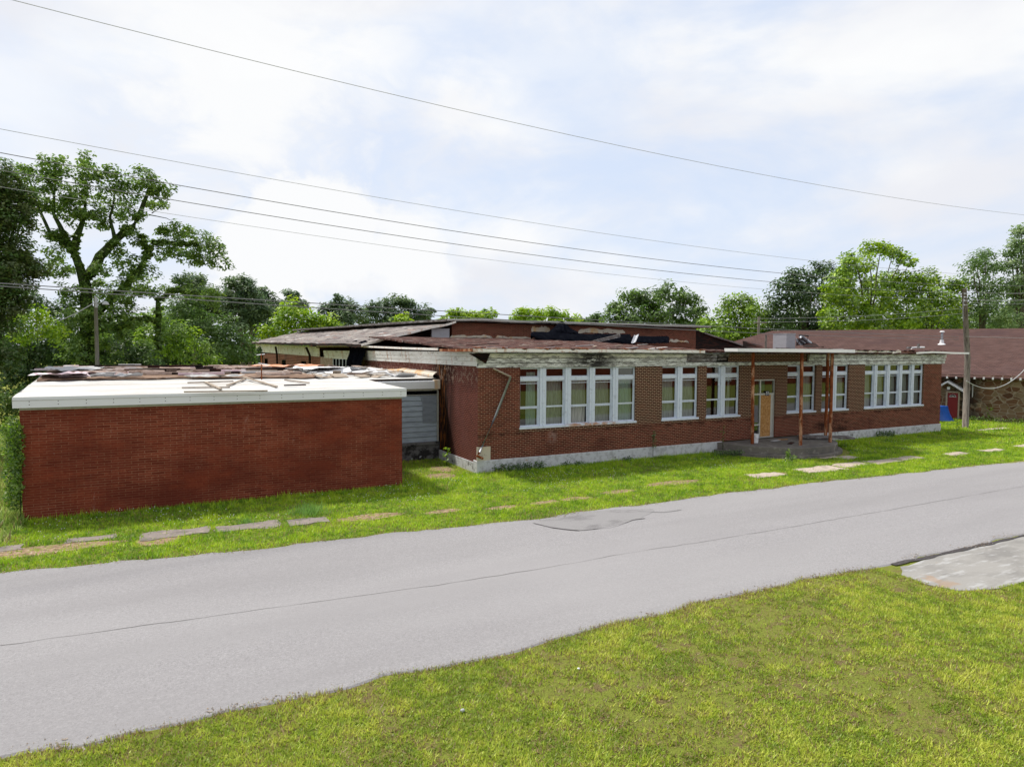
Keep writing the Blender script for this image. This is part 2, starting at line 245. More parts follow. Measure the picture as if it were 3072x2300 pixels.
def glassmat():
    mm = bpy.data.materials.new('window_glass'); mm.use_nodes = True; t = mm.node_tree; t.nodes.clear()
    o = nd(t, 'ShaderNodeOutputMaterial'); tr = nd(t, 'ShaderNodeBsdfTransparent'); tr.inputs[0].default_value = (.72, .78, .76, 1)
    g = nd(t, 'ShaderNodeBsdfGlossy'); g.inputs['Roughness'].default_value = .02; g.inputs[0].default_value = (.9, .93, .95, 1)
    lw = nd(t, 'ShaderNodeLayerWeight'); lw.inputs[0].default_value = .5; mr = nd(t, 'ShaderNodeMapRange'); mr.inputs[3].default_value = .06; mr.inputs[4].default_value = .5
    x = nd(t, 'ShaderNodeMixShader'); t.links.new(lw.outputs[0], mr.inputs[0]); t.links.new(mr.outputs[0], x.inputs[0]); t.links.new(tr.outputs[0], x.inputs[1]); t.links.new(g.outputs[0], x.inputs[2]); t.links.new(x.outputs[0], o.inputs[0]); return mm
M['glass'] = glassmat()

# ---------------------------------------------------------------- mesh helpers
def auto_uv(me):
    n = len(me.loops)
    uv = me.uv_layers.new(name='UVMap')
    co = np.empty(len(me.vertices)*3); me.vertices.foreach_get('co', co); co = co.reshape(-1, 3)
    vi = np.empty(n, int); me.loops.foreach_get('vertex_index', vi)
    nr = np.empty(len(me.polygons)*3); me.polygons.foreach_get('normal', nr); nr = np.abs(nr.reshape(-1, 3))
    lt = np.empty(len(me.polygons), int); me.polygons.foreach_get('loop_total', lt)
    k = np.repeat(nr.argmax(1), lt); c = co[vi]
    u = np.where((k == 0)[:, None], c[:, [1, 2]], np.where((k == 1)[:, None], c[:, [0, 2]], c[:, [0, 1]]))
    uv.data.foreach_set('uv', u.astype(np.float32).ravel())
OFF = Vector((0, 0, 0))
def link(name, me, mat, parent=None, smooth=False):
    o = bpy.data.objects.new(name, me); COL.objects.link(o)
    if mat: me.materials.append(M[mat] if isinstance(mat, str) else mat)
    if smooth: me.polygons.foreach_set('use_smooth', [True]*len(me.polygons))
    if parent is not None: o.parent = parent
    return o
def tag(o, label, cat, group=None): 
    o['label'] = label; o['category'] = cat
    if group: o['group'] = group
    return o
def kind(o, k): o['kind'] = k; return o
def thing(name, loc, label, cat, group=None):
    o = bpy.data.objects.new(name, None); COL.objects.link(o); o.location = loc; o.empty_display_size = .2
    return tag(o, label, cat, group)
def wloc(o):
    v = Vector(o.location)
    while o.parent: o = o.parent; v += Vector(o.location)
    return v
class MB:                      # collects shapes given in world coordinates, links them as ONE mesh object
    def __init__(s): s.v = []; s.f = []
    def add(s, vs, fs):
        b = len(s.v); s.v += [tuple(v) for v in vs]; s.f += [tuple(b+i for i in f) for f in fs]; return s
    def box(s, x0, x1, y0, y1, z0, z1):
        return s.add([(x0, y0, z0), (x1, y0, z0), (x1, y1, z0), (x0, y1, z0), (x0, y0, z1), (x1, y0, z1), (x1, y1, z1), (x0, y1, z1)],
                     [(0, 3, 2, 1), (4, 5, 6, 7), (0, 1, 5, 4), (1, 2, 6, 5), (2, 3, 7, 6), (3, 0, 4, 7)])
    def obox(s, c, ax, ay, az):          # oriented box: centre, three half axes
        c, ax, ay, az = map(Vector, (c, ax, ay, az)); P = []
        for k in (-1, 1):
            for (i, j) in ((-1, -1), (1, -1), (1, 1), (-1, 1)): P.append(c+ax*i+ay*j+az*k)
        return s.add(P, [(0, 3, 2, 1), (4, 5, 6, 7), (0, 1, 5, 4), (1, 2, 6, 5), (2, 3, 7, 6), (3, 0, 4, 7)])
    def prism(s, poly, z0, z1):
        n = len(poly); g = lambda z, p: z(p) if callable(z) else z
        return s.add([(p[0], p[1], g(z0, p)) for p in poly]+[(p[0], p[1], g(z1, p)) for p in poly],
                     [tuple(range(n-1, -1, -1)), tuple(range(n, 2*n))]+[(i, (i+1) % n, n+(i+1) % n, n+i) for i in range(n)])
    def tube(s, pts, r, n=8, cap=True):
        pts = [Vector(p) for p in pts]; rs = r if isinstance(r, (list, tuple)) else [r]*len(pts); b = len(s.v)
        for i, p in enumerate(pts):
            d = (pts[min(i+1, len(pts)-1)]-pts[max(i-1, 0)]).normalized(); a = d.cross(Vector((0, 0, 1)) if abs(d.z) < .9 else Vector((1, 0, 0))).normalized(); c = d.cross(a)
            for k in range(n): t = 2*PI*k/n; s.v.append(tuple(p+(a*math.cos(t)+c*math.sin(t))*rs[i]))
        for i in range(len(pts)-1):
            for k in range(n): s.f.append((b+i*n+k, b+i*n+(k+1) % n, b+(i+1)*n+(k+1) % n, b+(i+1)*n+k))
        if cap: s.f.append(tuple(b+k for k in range(n))); s.f.append(tuple(b+(len(pts)-1)*n+k for k in range(n-1, -1, -1)))
        return s
    def lathe(s, c, prof, n=16):
        b = len(s.v)
        for (r, z) in prof:
            for k in range(n): s.v.append((c[0]+r*math.cos(2*PI*k/n), c[1]+r*math.sin(2*PI*k/n), c[2]+z))
        for i in range(len(prof)-1):
            for k in range(n): s.f.append((b+i*n+k, b+i*n+(k+1) % n, b+(i+1)*n+(k+1) % n, b+(i+1)*n+k))
        s.f.append(tuple(b+k for k in range(n-1, -1, -1))); s.f.append(tuple(b+(len(prof)-1)*n+k for k in range(n))); return s
    def grid(s, fn, nu, nv, thick=0.):
        P = [[Vector(fn(i/nu, j/nv)) for i in range(nu+1)] for j in range(nv+1)]; b = len(s.v); w = nu+1
        s.v += [tuple(p) for r_ in P for p in r_]
        s.f += [(b+j*w+i, b+j*w+i+1, b+(j+1)*w+i+1, b+(j+1)*w+i) for j in range(nv) for i in range(nu)]
        if thick:
            o = len(s.v); s.v += [(p.x, p.y, p.z-thick) for r_ in P for p in r_]
            s.f += [(o+j*w+i, o+(j+1)*w+i, o+(j+1)*w+i+1, o+j*w+i+1) for j in range(nv) for i in range(nu)]
            ed = [j for j in range(w)]+[j*w+nu for j in range(1, nv+1)]+[nv*w+i for i in range(nu-1, -1, -1)]+[j*w for j in range(nv-1, 0, -1)]
            for a, c in zip(ed, ed[1:]+ed[:1]): s.f.append((b+c, b+a, o+a, o+c))
        return s
    def build(s, name, mat, parent=None, smooth=False, uv=True, bevel=0):
        me = bpy.data.meshes.new(name); me.from_pydata(s.v, [], s.f); me.update()
        if uv: auto_uv(me)
        if parent is not None:
            off = wloc(parent); me.transform(Matrix.Translation(-off))
        else: off = None
        o = link(name, me, mat, parent, smooth)
        if bevel:
            bv = o.modifiers.new('bevel', 'BEVEL'); bv.width = bevel; bv.segments = 2; bv.limit_method = 'ANGLE'
        return o
def hsh(*a):
    x = math.sin(sum(v*k for v, k in zip(a, (12.9898, 78.233, 37.719, 9.17))))*43758.5453; return x-math.floor(x)
def vnoise(x, y, s=0.):
    xi, yi = math.floor(x), math.floor(y); fx, fy = x-xi, y-yi; fx = fx*fx*(3-2*fx); fy = fy*fy*(3-2*fy)
    a, b, c, d = hsh(xi, yi, s), hsh(xi+1, yi, s), hsh(xi, yi+1, s), hsh(xi+1, yi+1, s)
    return (a*(1-fx)+b*fx)*(1-fy)+(c*(1-fx)+d*fx)*fy
def fast_mesh(name, V, nper, cols, mat, parent=None, smooth=False):   # V (n*nper,3) separate polygons of nper corners
    n = len(V)//nper; me = bpy.data.meshes.new(name)
    if parent is not None: V = V-np.array(wloc(parent))
    me.vertices.add(len(V)); me.vertices.foreach_set('co', V.astype(np.float32).ravel())
    me.loops.add(len(V)); me.loops.foreach_set('vertex_index', np.arange(len(V), dtype=np.int32))
    me.polygons.add(n); me.polygons.foreach_set('loop_start', np.arange(0, len(V), nper, dtype=np.int32))
    me.update(calc_edges=True)
    ca = me.color_attributes.new('col', 'FLOAT_COLOR', 'POINT'); c4 = np.ones((len(V), 4), np.float32); c4[:, :3] = np.repeat(cols, nper, 0); ca.data.foreach_set('color', c4.ravel())
    return link(name, me, mat, parent)

# ================================================================ GROUND AND ROAD
FAR_EDGE = [(-70, 19.5), (-30, 17.8), (-12, 16.5), (-3, 15.8), (2.06, 15.2), (4.85, 15.05), (8.3, 14.75), (12.9, 14.8), (17.9, 14.75), (24, 14.3), (30.5, 13.8), (45, 12.6), (90, 9.5)]
NEAR_EDGE = [(-70, 9.6), (-20, 8.9), (-1.7, 8.58), (.25, 8.55), (3.6, 8.4), (7.3, 8.4), (10, 8.45), (13.3, 8.3), (18.3, 8.15), (30, 7.4), (90, 3.5)]
def jag(edge, amp, step=.35, seed=0):
    out = []
    for (x0, y0), (x1, y1) in zip(edge, edge[1:]):
        n = max(1, int((x1-x0)/step))
        for i in range(n):
            t = i/n; x = x0+(x1-x0)*t; out.append((x, y0+(y1-y0)*t+amp*(vnoise(x*1.1, seed)-.5)*2+amp*.7*(vnoise(x*4.3, seed+9)-.5)*2))
    out.append(edge[-1]); return out
fe = jag(FAR_EDGE, .10, .22, 3); ne = jag(NEAR_EDGE, .09, .22, 5)
def interp(edge, x): return np.interp(x, [p[0] for p in edge], [p[1] for p in edge])
g = MB().grid(lambda u, v: (-1400+2800*u, -1400+2800*v, 0), 8, 8).build('ground', 'ground'); kind(g, 'structure')
xs = np.arange(-70, 90.1, .25); rb = MB(); b = [(x, float(interp(ne, x)), .02) for x in xs]; t_ = [(x, float(interp(fe, x)), .02) for x in xs]; n = len(xs)
skb = [(x, y-.05, -.01) for x, y, z in b]; skt = [(x, y+.05, -.01) for x, y, z in t_]
rb.add(b+t_+skb+skt, [(i, i+1, n+i+1, n+i) for i in range(n-1)]+[(2*n+i, 2*n+i+1, i+1, i) for i in range(n-1)]+[(n+i, n+i+1, 3*n+i+1, 3*n+i) for i in range(n-1)])
kind(rb.build('road', 'road'), 'structure')
def strip(pts, w, z, name, mat, seed=1, wob=.02, st=.12):
    P = []
    for (x0, y0), (x1, y1) in zip(pts, pts[1:]):
        k = max(1, int(math.hypot(x1-x0, y1-y0)/st)); P += [(x0+(x1-x0)*i/k, y0+(y1-y0)*i/k) for i in range(k)]
    P.append(pts[-1]); vs = []; m_ = len(P)
    for i, (x, y) in enumerate(P):
        o = wob*(vnoise(x*3, seed)-.5)*2+wob*.5*(vnoise(x*11, seed+3)-.5); ww = w*(.25+1.1*vnoise(x*2.3, seed+7))/2
        vs += [(x, y+o-ww, z), (x, y+o+ww, z)]
    return kind(MB().add(vs, [(2*i, 2*i+2, 2*i+3, 2*i+1) for i in range(m_-1)]).build(name, mat), 'structure')
sp_ = [tuple(onZ(x, y)[:2]) for x, y in ((0, 1940), (480, 1872), (900, 1815), (1330, 1755), (1600, 1712))]+[tuple(onZ(x, y)[:2]) for x, y in ((1900, 1658), (2100, 1628), (2272, 1600), (2640, 1536), (3072, 1460))]
strip(sp_, .014, .0245, 'road_seam', 'seam', 2)
def blob(pts, z0, z1, name, mat, jit=.05, st=.2, sd_=0):
    P = []
    for (x0, y0), (x1, y1) in zip(pts, pts[1:]+pts[:1]):
        k = max(1, int(math.hypot(x1-x0, y1-y0)/st))
        for i in range(k): x, y = x0+(x1-x0)*i/k, y0+(y1-y0)*i/k; P.append((x+jit*(vnoise(x*4, y*4, sd_)-.5)*2, y+jit*(vnoise(x*4+50, y*4, sd_)-.5)*2))
    return kind(MB().prism(P, z0, z1).build(name, mat), 'structure')
blob([(8.45, 14.62), (9.6, 14.85), (10.9, 14.6), (11.9, 14.2), (11.6, 13.9), (11.0, 13.55), (9.8, 13.25), (8.9, 13.2), (8.5, 13.6), (8.2, 14.0)], .005, .0242, 'road_patch', 'patch', .06)
strip([(8.15, 14.35), (8.35, 13.75), (8.8, 13.3)], .10, .0285, 'road_patch_crack', 'edge_tar', 8, .05)
strip([(8.8, 13.26), (9.7, 13.14), (10.6, 13.45), (11.0, 13.5)], .035, .0287, 'road_patch_crack', 'edge_tar', 4, .03)
strip([(11.35, 14.2), (11.9, 13.75), (12.5, 13.72)], .07, .0287, 'road_patch_crack', 'patch', 5, .06)
PAD = [(13.25, 8.05), (12.75, 7.75), (12.68, 7.2), (12.85, 6.75), (13.5, 6.52), (14.6, 6.46), (20, 5.9), (60, 3.0), (60, 5.6), (30, 7.25), (18.3, 8.12), (15.7, 8.2)]
blob(PAD, -.02, .012, 'driveway', 'pad', .05)
strip([(13.2, 8.20), (14.2, 8.19), (15.7, 8.15), (18.3, 8.08), (26, 7.6), (40, 6.75)], .11, .0245, 'road_edge', 'edge_tar', 3, .04, .08)
# sidewalk remains: one structure of sunken slabs
SL = []
for (pa, pb_, yc, hh_) in ((-60, 72, 1648, 7), (205, 345, 1616, 7), (423, 629, 1601, 11), (644, 839, 1580, 10), (864, 984, 1564, 9)):
    c0_ = onZ((pa+pb_)/2, yc-hh_); c1_ = onZ((pa+pb_)/2, yc+hh_); xa_ = float(onZ(pa, yc+(pb_-pa)*.045)[0]); xb_ = float(onZ(pb_, yc-(pb_-pa)*.045)[0]); SL.append(((xa_, float(c1_[1]), xb_, float(c0_[1])), 1))
def slabs(lst, name, mat):
    mb = MB()
    for (x0, y0, x1, y1) in lst:
        P = []
        for (a, c, d, e_) in ((x0, y0, x1, y0), (x1, y0, x1, y1), (x1, y1, x0, y1), (x0, y1, x0, y0)):
            k = max(2, int(math.hypot(d-a, e_-c)/.18))
            for i in range(k): x, y = a+(d-a)*i/k, c+(e_-c)*i/k; P.append((x+.16*(vnoise(x*4, y*4, 1)-.5), y+.12*(vnoise(x*4+9, y*4, 2)-.5)*2+.05*(vnoise(x*13, y*13, 5)-.5)))
        mb.prism(P, -.02, .016+.012*random.random())
    return kind(mb.build(name, mat), 'structure')
slabs([s_[0] for s_ in SL], 'sidewalk', 'slab_dark')
RS = [tuple(onZ(*p)[:2]) for p in ((2310, 1425), (2420, 1402), (2540, 1404), (2640, 1385), (2735, 1385))]
slabs([(18.1, 16.1, 19.6, 16.7), (20.6, 15.9, 22.6, 16.75), (22.75, 16.1, 24.4, 16.8), (24.6, 16.0, 26.3, 16.7), (26.4, 16.1, 27.9, 16.75),
       (24.6, 17.3, 25.6, 18.0), (23.9, 17.9, 24.9, 18.4), (29.6, 15.9, 31.0, 16.45), (32.2, 15.8, 33.6, 16.3), (35.2, 15.9, 37.2, 16.4), (38.5, 15.6, 40., 16.2), (41.6, 17.8, 44, 18.5), (40.4, 20.3, 43.5, 20.75)], 'sidewalk', 'slab')
BARE = [(8.2, 16.3, .5, .18), (9.6, 16.3, .45, .2), (10.7, 16.3, .5, .2), (12.4, 16.5, .6, .22), (14.9, 16.8, 1.1, .28), (6.6, 16.6, .5, .2), (18.9, 16.35, .9, .3), (8.4, 21.3, .55, .5), (8.9, 22.6, .4, .6), (4.6, 16.9, .8, .3), (-.3, 17.0, .4, .4), (-2.6, 17.3, 1.5, .35)]

for bi, (cx_, cy_, rx, ry) in enumerate(BARE):
    blob([(cx_+rx*1.1*math.cos(a_)*(1+.3*(vnoise(a_*2, bi)-.5)), cy_+ry*1.1*math.sin(a_)*(1+.4*(vnoise(a_*2, bi+7)-.5))) for a_ in [2*PI*q/22 for q in range(22)]], -.01, .006+.0004*bi, 'bare_dirt', 'dirt', .05, .15, bi)
# ================================================================ GRASS (uncountable)
HOLES = [(-3.5, 6.8, 20.45, 40), (9.68, 38.3, 21.2, 60)]
def npn(x, y, s, sd_):      # numpy value noise
    x = x*s; y = y*s; xi = np.floor(x); yi = np.floor(y); fx = x-xi; fy = y-yi; fx = fx*fx*(3-2*fx); fy = fy*fy*(3-2*fy)
    h = lambda a, b_: np.modf(np.abs(np.sin(a*12.9898+b_*78.233+sd_*37.7)*43758.5453))[0]
    return (h(xi, yi)*(1-fx)+h(xi+1, yi)*fx)*(1-fy)+(h(xi, yi+1)*(1-fx)+h(xi+1, yi+1)*fx)*fy
def ok_mask(x, y):
    yn = np.interp(x, [p[0] for p in ne], [p[1] for p in ne]); yf = np.interp(x, [p[0] for p in fe], [p[1] for p in fe])
    m_ = (y < yn+.03) | (y > yf-.03)
    for a, b_, c, d in HOLES: m_ &= ~((x > a) & (x < b_) & (y > c) & (y < d))
    m_ &= ((x-24.3)**2+(y-21.28)**2 > 3.5**2)
    from_pad = (x > 12.75) & (y < 8.6) & (y > np.interp(x, [12.7, 12.9, 13.5, 14.6, 20, 60], [7.2, 6.75, 6.52, 6.46, 5.9, 3.0]))
    m_ &= ~from_pad
    for (x0, y0, x1, y1) in [s_[0] for s_ in SL]+[(18.1, 16.1, 19.6, 16.7), (20.6, 15.9, 22.6, 16.75), (22.75, 16.1, 24.4, 16.8), (24.6, 16.0, 26.3, 16.7), (26.4, 16.1, 27.9, 16.75), (24.6, 17.3, 25.6, 18.0), (23.9, 17.9, 24.9, 18.4), (29.6, 15.9, 31.0, 16.45), (32.2, 15.8, 33.6, 16.3), (35.2, 15.9, 37.2, 16.4), (38.5, 15.6, 40., 16.2), (41.6, 17.8, 44, 18.5), (40.4, 20.3, 43.5, 20.75)]:
        m_ &= ~((x > x0+.04) & (x < x1-.04) & (y > y0+.09*npn(x, y, 3, 2)) & (y < y1-.12*npn(x, y, 3, 3)) & (rng.random(len(x)) < .96))
    for (cx_, cy_, rx, ry) in BARE: m_ &= ~((((x-cx_)/rx)**2+((y-cy_)/ry)**2 < 1) & (rng.random(len(x)) < .88))
    return m_
def grass(name, x0, x1, y0, y1, dens, h0, h1, w, pal, dry, label, extra=None, tuft=.0):
    n = int((x1-x0)*(y1-y0)*dens); x = rng.uniform(x0, x1, n); y = rng.uniform(y0, y1, n)
    if extra is not None: k = extra(x, y); x, y = x[k], y[k]
    k = ok_mask(x, y); x, y = x[k], y[k]
    d1 = np.clip(.5+1.25*(.28*npn(x, y, 1.3, 1)+.22*npn(x, y, 3.7, 2)+.28*npn(x, y, 8., 3)+.22*npn(x, y, 15., 4)-.5), 0, 1); d2 = .42*npn(x, y, .9, 5)+.33*npn(x, y, 3.1, 6)+.25*npn(x, y, 9.1, 7)
    de = np.minimum(np.abs(y-np.interp(x, [p[0] for p in ne], [p[1] for p in ne])), np.abs(y-np.interp(x, [p[0] for p in fe], [p[1] for p in fe]))); fr_e = np.clip(1-de/.22, 0, 1)
    k = rng.random(len(x)) < np.clip(1.2-dry*2.4*np.clip(d2-.56, 0, 1)*4, .10, 1); x, y, d1, d2, fr_e = x[k], y[k], d1[k], d2[k], fr_e[k]; n = len(x)
    hh = (h0+(h1-h0)*rng.random(n)**1.6)*(.55+.9*d1)*(1+tuft*(npn(x, y, 2.3, 8) > .72)+.7*((y > 20.0) & (y < 21.5))); az = rng.uniform(0, 2*PI, n); tilt = rng.uniform(.2, 1.25, n)
    dx, dy = np.cos(az), np.sin(az); ww = w*rng.uniform(.6, 1.3, n)/2
    base = np.stack([x, y, np.zeros(n)], 1); side = np.stack([-dy, dx, np.zeros(n)], 1)*ww[:, None]
    tip = base+np.stack([dx*np.sin(tilt), dy*np.sin(tilt), np.cos(tilt)], 1)*hh[:, None]
    V = np.stack([base-side, base+side, tip], 1).reshape(-1, 3)
    pal = np.array(pal); i = np.clip((d1*1.9-.45+rng.normal(0, .15, n))*len(pal), 0, len(pal)-.01).astype(int)
    c = pal[i]*rng.uniform(.75, 1.25, (n, 1)); yel = rng.random(n) < (dry*.10+dry*np.clip(d2-.48, 0, 1)*2.6+.45*fr_e); c[yel] = np.array((.30, .22, .10))*rng.uniform(.7, 1.3, (yel.sum(), 1))
    o = fast_mesh(name, V, 3, c, 'grass'); kind(o, 'stuff'); return tag(o, label, 'grass')
P_NEAR = [(.20, .29, .02), (.28, .39, .03), (.37, .47, .04), (.42, .50, .055), (.52, .56, .08)]
P_FAR = [(.12, .25, .008), (.19, .35, .010), (.27, .45, .012), (.35, .52, .015), (.43, .57, .03)]
P_WILD = [(.14, .24, .03), (.22, .34, .05), (.31, .43, .08), (.42, .52, .13)]
below = lambda x, y: (y > 6.1-.62*(x-2.9)*1.0-.9) 
grass('grass', -3, 24, 2.9, 8.6, 5200, .02, .075, .014, P_NEAR, .9, 'patchy yellow green lawn on the near side of the road', below)
grass('grass', -3.4, 36, 14.0, 21.3, 1300, .035, .105, .019, P_FAR, .22, 'bright green lawn strip between the road and the school', None, .7)
grass('grass', 36, 75, 9, 27, 330, .05, .14, .04, P_FAR, .3, 'green lawn to the right of the school around the wooden pole')
grass('grass', 6.85, 9.6, 21.3, 24.9, 500, .04, .16, .02, P_FAR, 1.2, 'sparse grass in the shaded recess between wing and school')
grass('grass', -14, -3.3, 15.5, 45, 420, .08, .32, .035, P_WILD, .4, 'long unmown grass left of the low brick wing')

# ================================================================ SCHOOL
YF = 21.28; XL = 9.75; XR = 38.1
school = thing('school_building', (XL, YF, 0), 'long derelict red brick school with white grouped windows and a rotting flat roof', 'building')
WG = [(11.47, 5), (18.19, 2), (20.66, 2), (25.72, 2), (28.16, 2), (31.42, 5)]   # window groups: left edge, units
UW, MW = .87, .25
WZ0, WZ1 = 1.50, 3.78
gx = [(x, x+UW*k+MW*(k-1)) for x, k in WG]; gx[5] = (31.42, 36.46)
def wall_open(mb, x0, x1, z0, z1, ops, y, deep, sides=False):
    xs_ = sorted({x0, x1, *[o[0] for o in ops], *[o[1] for o in ops]}); zs = sorted({z0, z1, *[o[2] for o in ops], *[o[3] for o in ops]})
    for a, b_ in zip(xs_, xs_[1:]):
        for c, d in zip(zs, zs[1:]):
            if any(o[0] <= a+1e-6 and b_ <= o[1]+1e-6 and o[2] <= c+1e-6 and d <= o[3]+1e-6 for o in ops): continue
            mb.add([(a, y, c), (b_, y, c), (b_, y, d), (a, y, d)], [(0, 1, 2, 3)])
    for (a, b_, c, d) in ops:
        mb.add([(a, y, c), (b_, y, c), (b_, y, d), (a, y, d), (a, y+deep, c), (b_, y+deep, c), (b_, y+deep, d), (a, y+deep, d)], [(1, 5, 6, 2), (3, 7, 4, 0)] if (sides or c == 1.42) else [(0, 4, 5, 1), (1, 5, 6, 2), (2, 6, 7, 3), (3, 7, 4, 0)])
DOOR = (23.52, 24.94, .44, 3.14)
low = MB()
wall_open(low, XL, XR, .45, 1.42, [(DOOR[0], DOOR[1], .45, 1.42)], YF, .25, True)
wall_open(low, XL, 11.47, 1.42, 3.80, [], YF, .25); wall_open(low, 36.46, XR, 1.42, 3.80, [], YF, .25)
low.build('front_wall', 'brick', school)
up_ = MB()
wall_open(up_, 11.47, 36.46, 1.42, 3.80, [(a, b_, WZ0, 3.80) for a, b_ in gx]+[(DOOR[0], DOOR[1], 1.42, DOOR[3])], YF, .25)
wall_open(up_, 21.9, 27.0, 3.80, 4.36, [], YF+.001, .2)
up_.build('window_pier_wall', 'brick_dark', school)
for a, b_ in gx: MB().box(a-.04, b_+.04, YF-.02, YF+.1, WZ0-.11, WZ0-.005).build('sill_course', 'brick_dark', school)
MB().box(XL-.04, 21.6, YF-.05, YF+.3, -.2, .45).build('foundation', 'foundation', school, bevel=.02)
MB().box(27.3, XR+.04, YF-.05, YF+.3, -.2, .45).build('foundation', 'foundation', school, bevel=.02)
MB().box(XL-.04, XL+.3, YF+.3, 25.4, -.2, .36).build('foundation', 'foundation', school)
# side and rear walls
MB().add([(XL, YF, .36), (XL, 46.9, .36), (XL, 46.9, 3.86), (XL, YF, 3.86)], [(0, 3, 2, 1)]).build('side_wall', 'brick_side', school)
MB().add([(XL-.004, 44.6, .36), (XL-.004, 48.6, .36), (XL-.004, 48.6, 3.9), (XL-.004, 44.6, 3.9)], [(0, 3, 2, 1)]).build('side_wall_washed', 'brick_washed', school)
MB().add([(XR, YF, 0), (XR, 34.4, 0), (XR, 34.4, 4.3), (XR, YF, 4.3)], [(0, 1, 2, 3)]).add([(XR, 34.4, 0), (14, 34.4, 0), (14, 34.4, 4.9), (XR, 34.4, 4.3)], [(0, 1, 2, 3)]).build('rear_wall', 'brick', school)
# dim rooms behind the windows
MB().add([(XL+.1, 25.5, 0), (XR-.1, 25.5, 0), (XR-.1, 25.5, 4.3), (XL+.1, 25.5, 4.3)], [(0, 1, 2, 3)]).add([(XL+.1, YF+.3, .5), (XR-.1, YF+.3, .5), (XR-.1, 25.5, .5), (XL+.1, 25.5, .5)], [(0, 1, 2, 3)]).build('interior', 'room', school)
# frieze boards, three stepped boards
def frieze(x0, x1, mat, z0=3.78, z1=4.30, nb=3, name='frieze', dy=.0):
    mb = MB(); hb = (z1-z0)/nb
    for i in range(nb): mb.box(x0, x1, YF-.06-.035*i-dy, YF+.0-.005, z0+hb*i+.009, z0+hb*(i+1)-.009)
    return mb.build(name, mat, school)
frieze(XL-.05, 19.4, 'frieze_rot'); frieze(19.405, 21.15, 'grey_wood', 3.95, 4.30, 2); frieze(19.405, 27.05, 'frieze', 3.785, 3.945, 1)
frieze(27.055, XR+.18, 'frieze')
MB().box(21.2, 21.7, YF-.10, YF-.005, 4.02, 4.13).box(21.25, 21.9, YF-.06, YF-.004, 4.17, 4.28).build('broken_board', 'grey_wood', school)
sf = MB()
for i, (a, b_) in enumerate(((3.84, 4.02), (4.02, 4.19), (4.19, 4.36))): sf.box(XL-.06-.03*i, XL-.003, YF-.06 if i == 0 else YF-.055, 47, a+.003, b_-.003)
sf.build('side_frieze', 'side_frieze', school)
MB().add([(XL-.5, 20.95, 4.3), (XL+.35, 20.98, 4.3), (XL+.25, 21.12, 3.93)], [(0, 1, 2), (2, 1, 0)]).build('hanging_flap', 'dark', school)
MB().box(XL-.28, XR+.15, 20.98, YF+.2, 4.315, 4.33).build('soffit', 'frieze', school)
# roof
def roofz(x, y):
    k = 1. if x < 21 else max(0., 1-(x-21)/5.); return 4.43+(y-20.9)*.052*k-(1-k)*.05+.05*(vnoise(x*1.1, y*.8, 3)-.5)*(.4+.6*min(1, (y-20.9)/2))+.05*(vnoise(x*4, y*3, 8)-.5)
MB().grid(lambda u, v: (XL-.33+(38.25-XL+.33)*u, 20.93+(34.4-20.93)*v, roofz(XL-.33+(38.25-XL+.33)*u, 20.93+(34.4-20.93)*v)), 150, 60, .07).build('roof', 'tar_roof', school)
MB().grid(lambda u, v: (XL-.33+5*u, 34.4+14*v, 4.62-.1*u+.06*vnoise(u*9, v*20)), 10, 40, .1).build('side_roof', 'tar_roof', school)
def fascia(pts, hgt, mat, th=.03, name='fascia', par=None, dz=0):
    mb = MB(); P = [Vector(p) for p in pts]; vs = []
    for i, p in enumerate(P):
        d = (P[min(i+1, len(P)-1)]-P[max(i-1, 0)]); d.z = 0; d.normalize(); nrm = Vector((d.y, -d.x, 0))*th
        vs += [p, p+nrm, p+nrm+Vector((0, 0, -hgt)), p+Vector((0, 0, -hgt))]
    fs = []
    for i in range(len(P)-1):
        for k in range(4): a = 4*i+k; b_ = 4*i+(k+1) % 4; fs.append((a, b_, b_+4, a+4))
    fs += [(0, 3, 2, 1), tuple(4*(len(P)-1)+k for k in range(4))]
    return mb.add(vs, fs).build(name, mat, par or school)
def wavy(x0, x1, y, z, amp, n, sd_, z1=None):
    z1 = z if z1 is None else z1
    return [(x0+(x1-x0)*i/n, y+amp*.8*(vnoise(i*.9, sd_)-.5), z+(z1-z)*i/n+amp*(vnoise(i*.6, sd_+4)-.5)) for i in range(n+1)]
fascia(wavy(XL-.36, 20.15, 20.92, 4.47, .015, 30, 1, 4.46), .115, 'fascia_rust')
fascia([(20.15, 20.92, 4.44), (20.6, 20.95, 4.40), (21.1, 21.0, 4.42), (21.6, 21.0, 4.44)], .06, 'dark', name='roof_edge_board')
fascia([(XL-.36, 48, 4.72), (XL-.36, 40, 4.70), (XL-.37, 34, 4.62), (XL-.36, 28, 4.53), (XL-.36, 24.2, 4.49)], .09, 'fascia_rust')
fascia([(XL-.36, 24.0, 4.46), (XL-.36, 22.5, 4.45), (XL-.36, 20.9, 4.47)], .10, 'rust')
def torn(x0, x1, y, z, n, mat, sd_, name='torn_edge', dn=.07):
    mb = MB().box(x0, x1, y-.004, y+.02, z-.004, z+.002)
    for i in range(n):
        a = x0+(x1-x0)*i/n; w_ = (x1-x0)/n*(.5+1.3*hsh(i, sd_)); d = dn*hsh(i, sd_, 3)**2; u_ = .035*hsh(i, sd_, 5)
        if hsh(i, sd_, 9) > .62: continue
        mb.add([(a, y-.006, z+u_), (a+w_, y-.006, z+u_*.6), (a+w_*.8, y-.012, z-d*.6), (a+w_*.45, y-.014, z-d), (a+w_*.1, y-.01, z-d*.4), (a, y+.25, z+u_+.012), (a+w_, y+.25, z+u_+.01)], [(0, 4, 3, 2, 1), (0, 1, 6, 5), (0, 1, 2, 3, 4)])
    return mb.build(name, mat, school)
